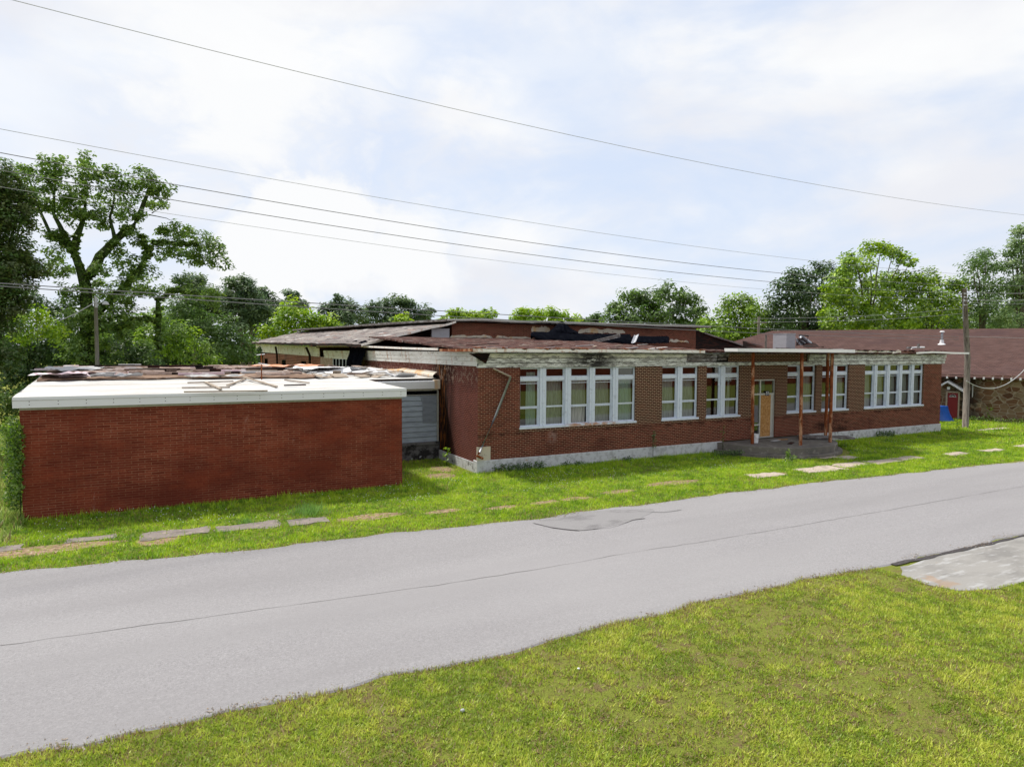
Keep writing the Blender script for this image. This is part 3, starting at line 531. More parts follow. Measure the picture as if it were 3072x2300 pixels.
torn(XL-.3, 20.1, 20.89, 4.478, 46, 'tar_roof', 2); torn(XL-.3, 20.1, 20.888, 4.485, 30, 'rust', 4, dn=.05)
torn(21.8, 28.4, 20.97, 4.55, 22, 'tar_roof', 6, dn=.0); torn(29, 37.8, 20.82, 4.50, 40, 'tar_roof', 8, dn=.09); torn(29.3, 36, 20.815, 4.49, 18, 'dark', 12, dn=.1)
# canopy over the porch: curved slab on posts
cp = [(21.35, 20.95), (21.45, 20.3), (21.85, 19.6), (22.6, 19.0), (23.6, 18.66), (24.9, 18.55), (26.2, 18.66), (27.4, 19.1), (28.2, 19.7), (28.65, 20.4), (28.7, 20.95)]
MB().prism(cp, 4.36, 4.49).build('canopy', 'dark', school)
MB().prism([(24.9+(x-24.9)*.985, 20.97+(y-20.97)*.985) for x, y in cp], 4.492, 4.535).build('canopy_roofing', 'tar_roof', school)
fascia([(x, y, 4.545-.004*i) for i, (x, y) in enumerate(cp)], .14, 'fascia_white', name='canopy_fascia')
fascia([(27.6, 20.85, 4.49), (28.0, 20.75, 4.55), (28.6, 20.6, 4.57), (29.2, 20.6, 4.50)], .13, 'fascia_white')
fascia(wavy(29.3, 33.3, 20.88, 4.50, .05, 14, 5), .10, 'fascia_rust')
fascia([(32.9, 20.84, 4.45), (33.4, 20.84, 4.52), (33.6, 20.84, 4.50)], .12, 'fascia_rust')
fascia(wavy(33.6, 35.2, 20.9, 4.46, .04, 6, 8), .045, 'rust')
fascia([(34.9, 20.8, 4.42), (35.4, 20.8, 4.44), (36.3, 20.78, 4.47), (37.2, 20.78, 4.455), (38.0, 20.74, 4.43), (39.6, 20.70, 4.42)], .095, 'fascia_white')
MB().box(28.7, 38.2, 20.99, 21.2, 4.31, 4.38).build('roof_edge_board', 'dark', school)
POSTS = [(22.35, 20.23), (23.9, 19.03), (25.9, 19.09), (27.08, 20.2)]
for i, (x, y) in enumerate(POSTS):
    MB().tube([(x, y, .42), (x+.02*(i-1.5), y+.02, 2.4), (x+.03*(i-1.5), y+.03, 4.37)], .072, 14).build('canopy_post', 'rust', school, smooth=False)
# porch slab
pc = (24.3, 21.26)
arc = lambda r: [(pc[0]+r*math.cos(a), pc[1]+r*math.sin(a)) for a in [PI+PI*i/36 for i in range(37)]]
MB().prism(arc(3.0), .13, .42).build('porch', 'concrete', school, bevel=.015); MB().prism(arc(3.2), -.1, .13).build('porch_step', 'concrete', school, bevel=.015)
# entrance: transom, side light, boarded door
def frame_bars(mb, x0, x1, z0, z1, y0, y1, w): mb.box(x0, x0+w, y0, y1, z0, z1).box(x1-w, x1, y0, y1, z0, z1).box(x0+w, x1-w, y0, y1, z0, z0+w).box(x0+w, x1-w, y0, y1, z1-w, z1)
e_ = MB(); frame_bars(e_, DOOR[0], DOOR[1], DOOR[2], DOOR[3], YF+.06, YF+.14, .06); e_.box(23.98, 24.05, YF+.06, YF+.14, .5, 3.08).box(23.58, 24.88, YF+.055, YF+.145, 2.42, 2.50).box(23.58, 23.98, YF+.06, YF+.14, 1.02, 1.09)
ent = e_.build('entrance', 'alu', school)
MB().box(24.055, 24.72, YF+.075, YF+.10, .5, 2.42).build('chipboard_panel', 'osb', ent)
MB().box(24.72, 24.88, YF+.08, YF+.10, .5, 2.42).build('door_edge', 'alu', ent)
gp = MB()
for (a, b_, c, d) in ((23.58, 23.98, 1.09, 2.42), (23.58, 23.98, .5, 1.02), (23.58, 23.98, 2.5, 3.08), (24.05, 24.88, 2.5, 3.08)): gp.add([(a, YF+.10, c), (b_, YF+.10, c), (b_, YF+.10, d), (a, YF+.10, d)], [(0, 1, 2, 3)])
gp.build('pane', 'glass', ent)
MB().box(24.2, 24.55, YF+.3, YF+.5, 2.62, 3.1).build('green_fitting', 'green_thing', ent)
# house number 51 plate hung over the entrance
sg = thing('number_sign', (24.42, YF+.03, 2.5), 'small dark plate with pale digits 51 above the boarded door', 'sign')
MB().box(24.34, 24.56, YF+.035, YF+.05, 2.38, 2.60).build('plate', 'sign_dark', sg)
def text(txt, size, loc, rot, mat, parent, name='digits'):
    cu = bpy.data.curves.new(name, 'FONT'); cu.body = txt; cu.size = size; cu.extrude = .004; cu.align_x = 'CENTER'; cu.align_y = 'CENTER'
    o = bpy.data.objects.new(name, cu); COL.objects.link(o); dg = bpy.context.evaluated_depsgraph_get(); me = bpy.data.meshes.new_from_object(o.evaluated_get(dg)); bpy.data.objects.remove(o)
    me.transform(Matrix.Translation(Vector(loc)-wloc(parent)) @ Matrix.Rotation(rot[2], 4, 'Z') @ Matrix.Rotation(rot[0], 4, 'X')); return link(name, me, mat, parent)
text('51', .21, (24.45, YF+.03, 2.49), (PI/2, 0, 0), 'white', sg)
# windows: every unit is a part (frame) with sashes, pane, curtain
def window(x0, x1, ci, closed=True):
    y0 = YF+.09; f = MB(); frame_bars(f, x0, x1, WZ0+.08, WZ1, y0, y0+.09, .035); f.box(x0+.035, x1-.035, y0, y0+.09, 3.29, 3.42)
    w_ = f.build('window', 'window_white', school)
    s_ = MB(); frame_bars(s_, x0+.037, x1-.037, 2.30, 3.285, y0+.03, y0+.06, .03); frame_bars(s_, x0+.037, x1-.037, 1.585, 2.298, y0+.045, y0+.075, .035); frame_bars(s_, x0+.037, x1-.037, 3.425, 3.743, y0+.03, y0+.06, .025)
    if ci % 3 != 1: s_.box(x0+.05, x1-.05, y0+.015, y0+.029, 3.17, 3.19).box(x0+.05, x1-.05, y0+.015, y0+.029, 2.24, 2.26)
    s_.build('sash', 'window_white', w_)
    p = MB()
    for (c, d) in ((2.33, 3.255), (3.45, 3.72)): p.add([(x0+.06, y0+.045, c), (x1-.06, y0+.045, c), (x1-.06, y0+.045, d), (x0+.06, y0+.045, d)], [(0, 1, 2, 3)])
    if closed: p.add([(x0+.06, y0+.06, 1.62), (x1-.06, y0+.06, 1.62), (x1-.06, y0+.06, 2.27), (x0+.06, y0+.06, 2.27)], [(0, 1, 2, 3)])
    p.build('pane', 'glass', w_)
    def cur(a, b_, z0, z1, mat, y=YF+.32, amp=.025): MB().grid(lambda u, v: (a+(b_-a)*u, y+amp*math.sin(u*(b_-a)*46+.6*math.sin(v*4+ci))+.02*math.sin(v*5+u*3), z0+(z1-z0)*v), int(60*(b_-a))+6, 6).build('curtain', mat, w_, smooth=True)
    st = CUR[ci]
    if st == 'half': cur(x0+.42, x1-.05, 1.5, 3.6, 'curtain')
    elif st == 'green': cur(x0+.05, x1-.03, 1.6, 3.3, 'curtain')
    elif st == 'grey': cur(x0+.02, x1-.02, 1.5, 3.35, 'curtain_grey')
    elif st == 'strip': cur(x0+.4, x0+.56, 1.5, 3.4, 'curtain_grey'); cur(x0+.02, x0+.2, 1.5, 3.4, 'curtain_grey')
    return w_
CUR = ['half', 'grey', 'grey', 'grey', 'green', 'grey', 'grey', 'none', 'strip', 'none', 'grey', 'none', 'grey', 'grey', 'grey', 'grey', 'grey', 'grey']
ci = 0
for gi, (x, k) in enumerate(WG):
    a, b_ = gx[gi]; uw = UW if gi != 5 else .83; mw = (b_-a-uw*k)/(k-1)
    mb = MB()
    for i in range(k):
        u0 = a+i*(uw+mw); window(u0+.002, u0+uw-.002, ci, ci != 2); ci += 1
        if i < k-1: mb.box(u0+uw, u0+uw+mw, YF+.03, YF+.12, WZ0+.08, WZ1-.002).box(u0+uw+mw*.42, u0+uw+mw*.58, YF+.012, YF+.028, WZ0+.08, WZ1-.002)
    mb.build('mullion', 'window_white', school)
    MB().box(a-.03, b_+.03, YF-.045, YF+.2, WZ0-.003, WZ0+.078).build('sill', 'window_white', school, bevel=.01)
# dust sheets over furniture seen through two windows
def lump(x, y, z, rx, ry, rz, name, label, cat, mat, sd_):
    bm = bmesh.new(); bmesh.ops.create_icosphere(bm, subdivisions=3, radius=1)
    for v in bm.verts: c = v.co; k = 1+.45*(vnoise(c.x*2.3+sd_, c.y*2.3+c.z*1.7, sd_)-.5)+.2*(vnoise(c.x*6, c.z*6+c.y*3, sd_)-.5); v.co = Vector((c.x*rx*k, c.y*ry*k, max(c.z, -.9)*rz*k))
    me = bpy.data.meshes.new(name); bm.to_mesh(me); bm.free(); auto_uv(me); o = link(name, me, mat, None, True); o.location = (x, y, z); return tag(o, label, cat)
lump(27.1, YF+.95, 1.75, .45, .35, .6, 'dust_sheet', 'pale dust sheet heaped inside the window behind the second canopy post', 'sheet', 'cloth', 3)
lump(29.5, YF+.7, 1.8, .28, .3, .85, 'dust_sheet', 'pale pointed dust sheet inside the window behind the paired posts', 'sheet', 'cloth', 6)
# leaning drainpipe and its block at the corner
pp = thing('drainpipe', (9.9, YF-.1, .5), 'grey steel drainpipe fallen slantwise across the left corner of the school', 'pipe')
PA = onY(1438, 1357, YF-.12); PB = onY(1532, 1130, YF-.12)
MB().tube([tuple(PA), tuple((PA+PB)/2+np.array([.03, -.03, .0])), tuple(PB)], .042, 12).build('pipe', 'galv', pp, smooth=True)
PC = onY(1480, 1105, YF-.1); MB().tube([tuple(PB), tuple(PC)], .035, 10).build('upper_pipe', 'weathered_board', pp)
MB().tube([tuple(PA), tuple(PA+np.array([-.12, -.03, -.1])), tuple(PA+np.array([.12, -.05, -.22]))], .05, 10).build('elbow', 'rust', pp)
MB().box(9.72, 10.25, YF-.03, YF+.02, .36, .95).build('corner_block', 'stucco', school)
# bucket, board, debris on the porch
bk = thing('bucket', (22.75, 20.45, .42), 'white plastic bucket on the porch behind the first rusty post', 'bucket')
MB().lathe((22.75, 20.45, .42), [(.13, 0), (.15, .36), (.155, .36), (.155, .39), (.14, .39), (.125, .02)], 20).build('body', 'white', bk, smooth=False)
MB().tube([(22.6, 20.45, .78), (22.62, 20.3, .66), (22.75, 20.28, .60), (22.88, 20.3, .66), (22.9, 20.45, .78)], .006, 6).build('handle', 'galv', bk)
bd = thing('fallen_panel', (26.8, 20.2, .42), 'long grey weathered panel lying across the right end of the porch', 'panel')
MB().obox((26.75, 19.95, .50), (.95, -.62, .0), (.22, .34, 0), (0, 0, .035)).build('board', 'grey_wood', bd); MB().obox((26.9, 20.05, .445), (.6, -.4, 0), (.03, .045, 0), (0, 0, .018)).build('batten', 'grey_wood', bd)
for i, (x, y, a, l, w_, lab) in enumerate(((24.1, 20.5, .2, .28, .10, 'pale flat scrap lying at the foot of the boarded door'), (24.7, 20.6, -.3, .22, .07, 'short brown scrap just right of the door foot'), (24.0, 19.6, .5, .34, .09, 'dark curled strip lying in the middle of the porch'))):
    tag(MB().obox((x, y, .43), (l*math.cos(a), l*math.sin(a), .004), (-w_*math.sin(a), w_*math.cos(a), 0), (0, 0, .008)).build('scrap', ('cloth', 'osb', 'dark')[i]), lab, 'scrap')
# rooftop clutter
ac = thing('rooftop_unit', (30.9, 26.3, 4.5), 'square grey air handling box standing on the school roof behind the canopy', 'rooftop unit')
A0 = onY(2359, 1041, 26.0); bx0 = A0[0]
MB().box(bx0, bx0+.75, 26.0, 26.95, 4.35, onY(2359, 1000, 26.)[2]).build('housing', 'ac', ac, bevel=.01)
MB().box(bx0-.01, bx0+.76, 25.99, 26.96, onY(2359, 1000, 26.)[2]-.05, onY(2359, 1000, 26.)[2]+.01).build('lid', 'ac', ac)
dc = thing('ripped_duct', (32.2, 26.2, 4.5), 'torn silver duct leaning beside the grey rooftop box', 'duct')
D0 = onY(2430, 1030, 26.3); D1 = onY(2402, 1009, 26.3)
MB().tube([tuple(D0), tuple(D1)], .12, 12).build('duct', 'galv', dc, smooth=True)
MB().tube([tuple(onY(2390, 1036, 26.2)), tuple(onY(2400, 1018, 26.2)), tuple(onY(2398, 1004, 26.2)), tuple(onY(2425, 1008, 26.2)), tuple(onY(2420, 1022, 26.2))], .035, 6).build('bent_frame', 'dark', dc)
tag(MB().grid(lambda u, v: tuple(onY(2388+30*u, 1036-22*v*(1-.4*u), 26.45+.1*math.sin(u*9+v*7))), 8, 8).build('crumpled_sheet', 'ac'), 'crumpled grey sheet metal beside the rooftop box and duct', 'sheet metal')
hp = [onY(2412, 1040, 25.5), onY(2425, 1027, 26.5), onY(2448, 1030, 26.5), onY(2473, 1041, 25.5)]
tag(MB().grid(lambda u, v: tuple(onY(2410+62*u, 1041-15*v*math.sin(PI*min(1, u*1.15+.12))**.7-1.5*vnoise(u*14, v*3), 25.2+1.3*v)), 22, 6, .02).build('heaved_roofing', 'dark'), 'black lifted tar roofing heaved up right of the silver duct', 'roofing')
tag(MB().add([tuple(onY(2228, 1022, 30)), tuple(onY(2290, 1039, 28)), tuple(onY(2285, 1043, 28)), tuple(onY(2229, 1040, 30)), tuple(onY(2232, 1022, 30.4)), tuple(onY(2294, 1039, 28.4))], [(0, 1, 2, 3), (0, 4, 5, 1), (3, 2, 1, 0)]).build('heaved_roofing', 'dark'), 'black wedge of lifted roofing left of the grey rooftop box', 'roofing')
tag(MB().tube([tuple(onY(2734, 1044, 22.5)), tuple(onY(2752, 1042, 22.5)), tuple(onY(2772, 1042, 22.5))], .055, 10).build('white_pipe', 'white', smooth=True), 'short white pipe lying on the right part of the school roof', 'pipe')
tag(MB().obox(tuple(onY(2755, 1038, 22.3)), (.05, 0, .0), (0, .05, 0), (0, 0, .13)).obox(tuple(onY(2727, 1043, 22.4)), (.16, 0, .01), (0, .05, 0), (0, 0, .05)).build('splintered_stump', 'grey_wood'), 'splintered wood stub standing over the white roof pipe', 'wood')
for i in range(26):
    x = random.uniform(10, 21) if i < 16 else random.uniform(27, 37); y = random.uniform(21.3, 27 if i < 16 else 23); a = random.uniform(-.5, .5); l = random.uniform(.12, .5)
    tag(MB().obox((x, y, roofz(x, y)+.03), (l*math.cos(a), l*math.sin(a), random.uniform(-.02, .03)), (-.05*math.sin(a), .06*math.cos(a), 0), (0, 0, .012)).build('roof_scrap', ('weathered_board', 'cloth', 'dark', 'fascia_rust')[i % 4]), ('brown', 'pale grey', 'black', 'rusty white')[i % 4]+' flat scrap on the school roof, '+('above the first windows' if x < 15 else 'left of the canopy' if x < 22 else 'right of the canopy' if x < 32 else 'near the right end'), 'scrap', ('brown', 'pale grey', 'black', 'rusty white')[i % 4]+' scraps on the school roof '+str(('above the first windows' if x < 15 else 'left of the canopy' if x < 22 else 'right of the canopy' if x < 32 else 'near the right end')))

# ================================================================ HALL behind (raised centre, lean-to roofs)
hall = thing('hall_building', (14, 34.5, 0), 'taller brick hall with collapsing side roofs rising behind the school', 'building')
YG = 34.5; HX0, HX1 = 14.2, 32.4
MB().box(HX0, HX1, YG, 76, 0, 5.98).build('upper_wall', 'brick', hall)
TB = 76.
def toproof(u, v): 
    x = 13.75+(33.4-13.75)*u; sag = -.10*math.sin(PI*u)*0+.05*(vnoise(u*9, v*3)-.5); return (x+(12.2-13.75)*v*(1-u), 34.1+(TB-34.1)*v, 6.17+.48*v+sag)
MB().grid(toproof, 40, 20, .13).build('flat_roof', 'sheet_roof', hall)
fascia([(*toproof(i/30, 0)[:2], toproof(i/30, 0)[2]+.02+.02*(vnoise(i*.8, 5)-.5)) for i in range(31)], .09, 'alu', par=hall)
fascia([(toproof(0, 1-i/30)[0], toproof(0, 1-i/30)[1], toproof(0, 1-i/30)[2]+.02+.03*(vnoise(i*.8, 7)-.5)) for i in range(31)], .12, 'grey_wood', par=hall)
# left lean-to roof, sagging sheet
def lean(u, v):      # u: eave->top, v: front->back
    x = (9.0-1.0*v)+(14.2-.9*v-9.0+1.0*v)*u; z = 4.70+.48*v+1.30*u+.10*math.sin(3*u)*math.sin(PI*v)*-1+.06*(vnoise(u*6, v*26, 4)-.5)+.05*(vnoise(u*17, v*60, 6)-.5); return (x, 34.35+(TB-34.35+2)*v-.4*u*(1-v), z)
MB().grid(lean, 24, 90, .09).build('side_roof', 'sheet_roof', hall)
fascia([tuple(Vector(lean(u/12, 0))+Vector((0, -.03, .03))) for u in range(13)], .11, 'fascia_rust', par=hall)
fascia([tuple(Vector(lean(0, v/40))+Vector((-.03, 0, .02))) for v in range(40, -1, -1)], .16, 'dark', par=hall)
MB().box(12.9, 13.95, YG-.25, YG-.12, 4.95, 5.62).build('grey_panel', 'ac', hall)
MB().add([(9.3, YG+.6, 4.6), (14.2, YG+.6, 4.6), (14.2, YG+.6, 5.8), (9.3, YG+.6, 4.7)], [(0, 1, 2, 3)]).build('gable_void', 'dark', hall)  # dark sheet drawn for the shade inside the open gable
# right lean-to
def leanr(u, v): return (33.1+5.6*u, 34.4+(60-34.4)*v, 5.75-1.25*u+.05*(vnoise(u*6, v*20, 9)-.5))
MB().grid(leanr, 12, 30, .10).build('side_roof', 'sheet_roof', hall)
MB().add([(32.4, YG+.1, 4.4), (38.2, YG+.1, 4.4), (38.6, YG+.1, 4.55), (33.1, YG+.1, 5.75), (32.4, YG+.1, 5.95)], [(0, 1, 2, 3, 4)]).build('gable_void', 'dark', hall)  # dark sheet again, shade of the open right gable put into colour
# hall side wall with slit windows, seen along its length
SW = [onX(828, 1100, XL)[1], onX(871, 1100, XL)[1], onX(920, 1100, XL)[1]]
YE = 77.; GX = lambda y: XL-1.2*(y-48.6)/(YE-48.6)
sw = MB(); ys = [48.6]
for s_ in (SW[2], SW[1], SW[0]): ys += [s_-.9, s_+.5]
SW = [min(s_, YE-3) for s_ in SW]
segs = sorted({48.6, YE, *[s_-.9 for s_ in SW], *[s_+.9 for s_ in SW]})
for a, b_ in zip(segs, segs[1:]):
    mid = (a+b_)/2; op = any(abs(mid-s_) < .9 for s_ in SW)
    for c, d in (((0, 1.8), (3.5, 4.0)) if op else ((0, 4.0),)): sw.add([(GX(a), a, c), (GX(b_), b_, c), (GX(b_), b_, d), (GX(a), a, d)], [(0, 3, 2, 1)])
sw.add([(GX(YE), YE, 0), (15, YE, 0), (15, YE, 4.6), (GX(YE), YE, 4.6)], [(0, 3, 2, 1)])
sw.build('side_wall', 'brick_block', hall)
MB().box(XL+.25, XL+.3, 48.8, YE-.2, .3, 4.0).build('recess', 'grey_wood', hall)
fz = MB()
for i in range(30):
    a = 48.6+(YE-48.6)*i/30; b_ = 48.6+(YE-48.6)*(i+1)/30; z = lambda y, t: (3.9+.27*(y-48.6)/(YE-48.6)) if t == 0 else 4.62+.4*(y-48.6)/(YE-48.6)
    fz.add([(GX(a)-.05, a, z(a, 0)), (GX(b_)-.05, b_, z(b_, 0)), (GX(b_)-.05, b_, z(b_, 1)), (GX(a)-.05, a, z(a, 1))], [(0, 3, 2, 1)])
fz.build('side_frieze', 'side_frieze', hall)
dp = MB()
for px, zt in ((933, 4.6), (852, 4.7)):
    p = onX(px, 1100, XL-.25); y = min(p[1], 75); dp.tube([(XL-.5-.03*(y-48), y, zt), (XL-.25-.04*(y-48.6), y, 4.0), (XL-.2-.04*(y-48.6), y, .2)], .09, 8)
dp.build('downspout', 'dark', hall)
# band of windows in the side wall by the black sheet
wb = MB(); wy0, wy1 = 38.9, 44.3
wb.box(XL-.05, XL-.01, wy0, wy1, 2.6, 2.72).box(XL-.05, XL-.01, wy0, wy1, 3.82, 3.9).box(XL-.06, XL-.012, wy0, wy1, 3.02, 3.08)
for i in range(7): y = wy0+(wy1-wy0)*i/6; wb.box(XL-.055, XL-.005, y-.05, y+.05, 2.6, 3.85)
w7 = wb.build('window', 'window_white', school)
MB().add([(XL-.02, wy0, 3.08), (XL-.02, wy1, 3.08), (XL-.02, wy1, 3.85), (XL-.02, wy0, 3.85)], [(0, 3, 2, 1)]).build('pane', 'tarp', w7); MB().add([(XL-.021, wy0, 2.7), (XL-.021, wy1, 2.7), (XL-.021, wy1, 3.04), (XL-.021, wy0, 3.04)], [(0, 3, 2, 1)]).build('panel', 'siding', w7)
# pale stucco scars on the hall front wall
def scar(px0, px1, py0, py1, sd_):
    a = onY(px0, py0, YG-.02); b_ = onY(px1, py1, YG-.02); n_ = 18; T = []; B = []
    for i in range(n_+1):
        x = a[0]+(b_[0]-a[0])*i/n_; T.append((x, YG-.03, a[2]-.14*vnoise(i*.7, sd_)-(.2 if i in (0, n_) else 0))); B.append((x, YG-.03, b_[2]+.1*vnoise(i*.8, sd_+3)))
    MB().add(T+B+[(p[0], YG+.01, p[2]) for p in T], [(n_+1+i, n_+2+i, i+1, i) for i in range(n_)]+[(i, i+1, 2*n_+3+i, 2*n_+2+i) for i in range(n_)]).build('stucco_scar', 'stucco', hall)
scar(1348, 1480, 1001, 1022, 1); scar(1486, 1600, 1005, 1022, 2); scar(1594, 1650, 976, 1000, 3); scar(1735, 1875, 982, 1003, 4); scar(2008, 2066, 1016, 1028, 5)
# black plastic over the heap on the roof
def heap(px0, px1, top, bot, y, name, label, mat='tarp', nu=60):
    tx = [p[0] for p in top]; ty = [p[1] for p in top]; bx = [p[0] for p in bot]; by = [p[1] for p in bot]
    def fn(u, v):
        px = px0+(px1-px0)*u; t = np.interp(px, tx, ty); b2 = np.interp(px, bx, by); s_ = min(1, v/.75); yy = y+.9*s_**1.5+1.1*max(0, v-.75)/.25+.09*math.sin(u*41+2.1*v*3)*(1-v)+.12*(vnoise(u*26, v*5, 3)-.5)
        p = onY(px, b2+(t-b2)*s_, yy); z = p[2]-(.35 if v > .99 else 0)+.03*(vnoise(u*40, v*7, 9)-.5); return (p[0], p[1], z)
    return tag(MB().grid(fn, nu, 14).build(name, mat, smooth=True), label, 'plastic sheet')
heap(1592, 1905, [(1592, 1000), (1600, 994), (1640, 996), (1700, 998), (1760, 1002), (1800, 1001), (1850, 1002), (1890, 1003), (1905, 1027)], [(1592, 1006), (1610, 1018), (1700, 1023), (1780, 1028), (1905, 1031)], 31.5, 'black_sheet', 'glossy black plastic sheet draped over the long heap on the school roof', nu=110)
heap(1645, 1735, [(1645, 996), (1665, 980), (1678, 966), (1688, 963), (1700, 975), (1718, 988), (1735, 996)], [(1645, 999), (1735, 999)], 32.4, 'black_sheet', 'peaked black mesh sheet standing up above the long roof heap', nu=34)
heap(1896, 2007, [(1896, 1008), (1905, 1007), (1960, 1009), (2000, 1008), (2007, 1010)], [(1896, 1026), (1950, 1030), (2007, 1029)], 32.2, 'black_sheet', 'flat black sheet hanging at the right end of the roof heap', nu=40)
tag(MB().obox(tuple(onY(1820, 1016, 31.2)), tuple((onY(1860, 1006, 31.2)-onY(1780, 1025, 31.4))/2), (0, .02, .09), (0, .04, 0)).build('leaning_plank', 'grey_wood'), 'grey plank leaning against the black sheeted heap', 'plank')
tag(MB().grid(lambda u, v: tuple(onY(1893+14*u+10*v, 1004+24*(1-v)+2*math.sin(u*5), 31.3+.3*v)), 6, 8).build('torn_white_strip', 'white_metal'), 'torn white strip at the right corner of the long black sheet', 'plastic sheet')
def curl(u, v): return (XL-.42+.12*math.sin(v*7)+.10*math.sin(u*23+v*3), 35.4+2.9*u+.3*v*math.sin(u*3), 4.75-1.95*v**1.1*(.85+.15*math.sin(u*9)))
tag(MB().grid(curl, 40, 14).build('black_sheet', 'tarp', smooth=True), 'torn black sheet hanging down over the side windows of the school', 'plastic sheet')
tag(MB().grid(lambda u, v: (XL-.5+.8*v, 35.2+4*u, 4.74+.14*math.sin(u*14)*math.sin(v*5)+.08*v+.08*vnoise(u*9, v*9)), 30, 8).build('black_sheet', 'tarp', smooth=True), 'crumpled top of black sheeting bunched on the school roof edge', 'plastic sheet')

# ================================================================ LOW WING (left) and link
wing = thing('brick_wing', (-3.42, 20.5, 0), 'low windowless red brick wing with a white edged flat roof in front at left', 'building')
YL = 20.5; WX0, WX1 = -3.38, 6.69
MB().add([(WX0, YL, -.05), (WX1, YL, -.05), (WX1, YL, 2.83), (WX0, YL, 2.83)], [(0, 1, 2, 3)]).add([(WX1, YL, -.05), (WX1, 34.4, -.05), (WX1, 34.4, 2.83), (WX1, YL, 2.83)], [(0, 1, 2, 3)]).add([(WX0, YL, -.05), (-4.4, 34.4, -.05), (-4.4, 34.4, 2.83), (WX0, YL, 2.83)], [(0, 3, 2, 1)]).build('wall', 'brick_norman', wing)
mb = MB()
for i in range(26):
    a = WX0-.01+(WX1-WX0+.02)*i/26; b_ = WX0-.01+(WX1-WX0+.02)*(i+1)/26; mb.box(a+.004, b_-.004, YL-.012, YL+.2, 2.832, 2.93)
mb.box(WX0, WX1, YL-.004, YL+.19, 2.831, 2.929)
mb.build('block_course', 'block_course', wing)
def wz(x, y): return 3.165+(y-20.4)*.024+(.08*max(0, 1-abs(x+1.5)/4)*min(1, max(0, (y-25)/6)))
MB().box(-3.5, 6.8, 20.36, 20.43, 2.90, 3.175).build('fascia', 'white_metal', wing)
MB().box(6.73, 6.8, 20.435, 25.0, 2.90, 3.175).build('fascia', 'white_metal', wing)
MB().add([(-3.5, 20.435, 2.9), (-4.55, 34.5, 3.2), (-4.55, 34.5, 3.52), (-3.5, 20.435, 3.175)], [(0, 1, 2, 3), (3, 2, 1, 0)]).build('fascia', 'white_metal', wing)
MB().box(-3.505, 6.805, 20.352, 20.36, 3.085, 3.10).build('fascia_lap', 'alu', wing)
rv = MB()
for i in range(17):
    x = -3.15+i*.61
    for z in (3.06, 2.98): rv.box(x-.009, x+.009, 20.353, 20.36, z-.009, z+.009)
rv.build('rivets', 'dark', wing)
def deck(u, v):
    y = 20.39+14.0*v; xl = -3.5-1.05*v; x = xl+(9.6-xl)*u
    if x > 6.78 and y < 25.0: x = 6.78
    return (x, y, wz(x, y)+.035*(vnoise(x*.8, y*1.3, 2)-.5)*(1 if 20.6 < y else .2)+.012*(vnoise(x*3, y*5, 5)-.5))
MB().grid(deck, 120, 100).build('membrane_roof', 'membrane', wing)
# torn back part: bare decking with insulation and sheeting
def tear(u, v):
    y0 = 26.4+.7*(vnoise(u*11, 1)-.5)-1.2*max(0, u-.6); y = y0+(34.3-y0)*v; xl = -3.5-(y-20.4)*.075; x = xl+.1+(5.2-xl)*u*(1-.12*v); return (x, y, wz(x, y)+.045+.03*vnoise(x*2.2, y*3.2, 4)+.03*vnoise(x*6, y*8, 7))
MB().grid(tear, 90, 60, .05).build('bare_decking', 'deck_dirt', wing)
def pile(n_, xr, yr, lr, wr, hr, mats, name, label, group, ang=.12, base=.045):
    for i in range(n_):
        x, y = random.uniform(*xr), random.uniform(*yr); l, w_, h_ = random.uniform(*lr), random.uniform(*wr), random.uniform(*hr); a = random.gauss(0, ang); z = wz(x, y)+base+random.random()*.05
        mt_ = random.choice(mats); adj = {'insulation': 'tan', 'cloth': 'grey', 'weathered_board': 'brown grey', 'pink_sheet': 'pinkish', 'dark': 'dark', 'white': 'white'}[mt_]; f3 = (x-xr[0])/(xr[1]-xr[0]); g3 = (y-yr[0])/(yr[1]-yr[0])
        pos = ('left', 'middle', 'right')[min(2, int(f3*3))]+' '+('front', 'centre', 'rear')[min(2, int(g3*3))]
        tag(MB().obox((x, y, z+h_), (l*math.cos(a), l*math.sin(a), random.gauss(0, .012 if name != 'roof_flake' else .10)*l), (-w_*math.sin(a), w_*math.cos(a), random.gauss(0, .02 if name != 'roof_flake' else .22)*w_), (0, 0, h_)).build(name, mt_), adj+' '+label+', '+pos, 'debris', group+', '+adj+' '+pos)
pile(66, (-4., 4.2), (27.3, 34.2), (.3, 1.0), (.08, .22), (.012, .04), ('insulation', 'insulation', 'cloth', 'weathered_board', 'pink_sheet', 'pink_sheet'), 'torn_insulation', 'torn strip on the bare rear roof of the wing', 'strips of torn insulation on the rear of the low roof', .1)
pile(26, (-3, 3.8), (27.6, 33.6), (.5, 1.1), (.02, .06), (.03, .06), ('dark',), 'charred_batten', 'batten among torn insulation on the wing roof', 'dark battens on the rear of the low roof', .05)
for i in range(15):     # rolls
    x, y = random.uniform(-3, 3.2), random.uniform(28.5, 33.5); l = random.uniform(.4, .8); r_ = random.uniform(.06, .10); z = wz(x, y)+.05+r_*.6
    tag(MB().tube([(x-l, y, z), (x, y+.03, z+.01), (x+l, y+.05, z)], r_, 10).build('insulation_roll', 'insulation', smooth=True), 'rolled strip of pinkish insulation on the wing roof, '+('left', 'middle', 'right')[min(2, int((x+3)/2.07))]+' '+('front', 'centre', 'rear')[min(2, int((y-28.5)/1.67))], 'roll', 'rolls of insulation on the rear of the low roof, '+('left', 'middle', 'right')[min(2, int((x+3)/2.07))]+' '+('front', 'centre', 'rear')[min(2, int((y-28.5)/1.67))])
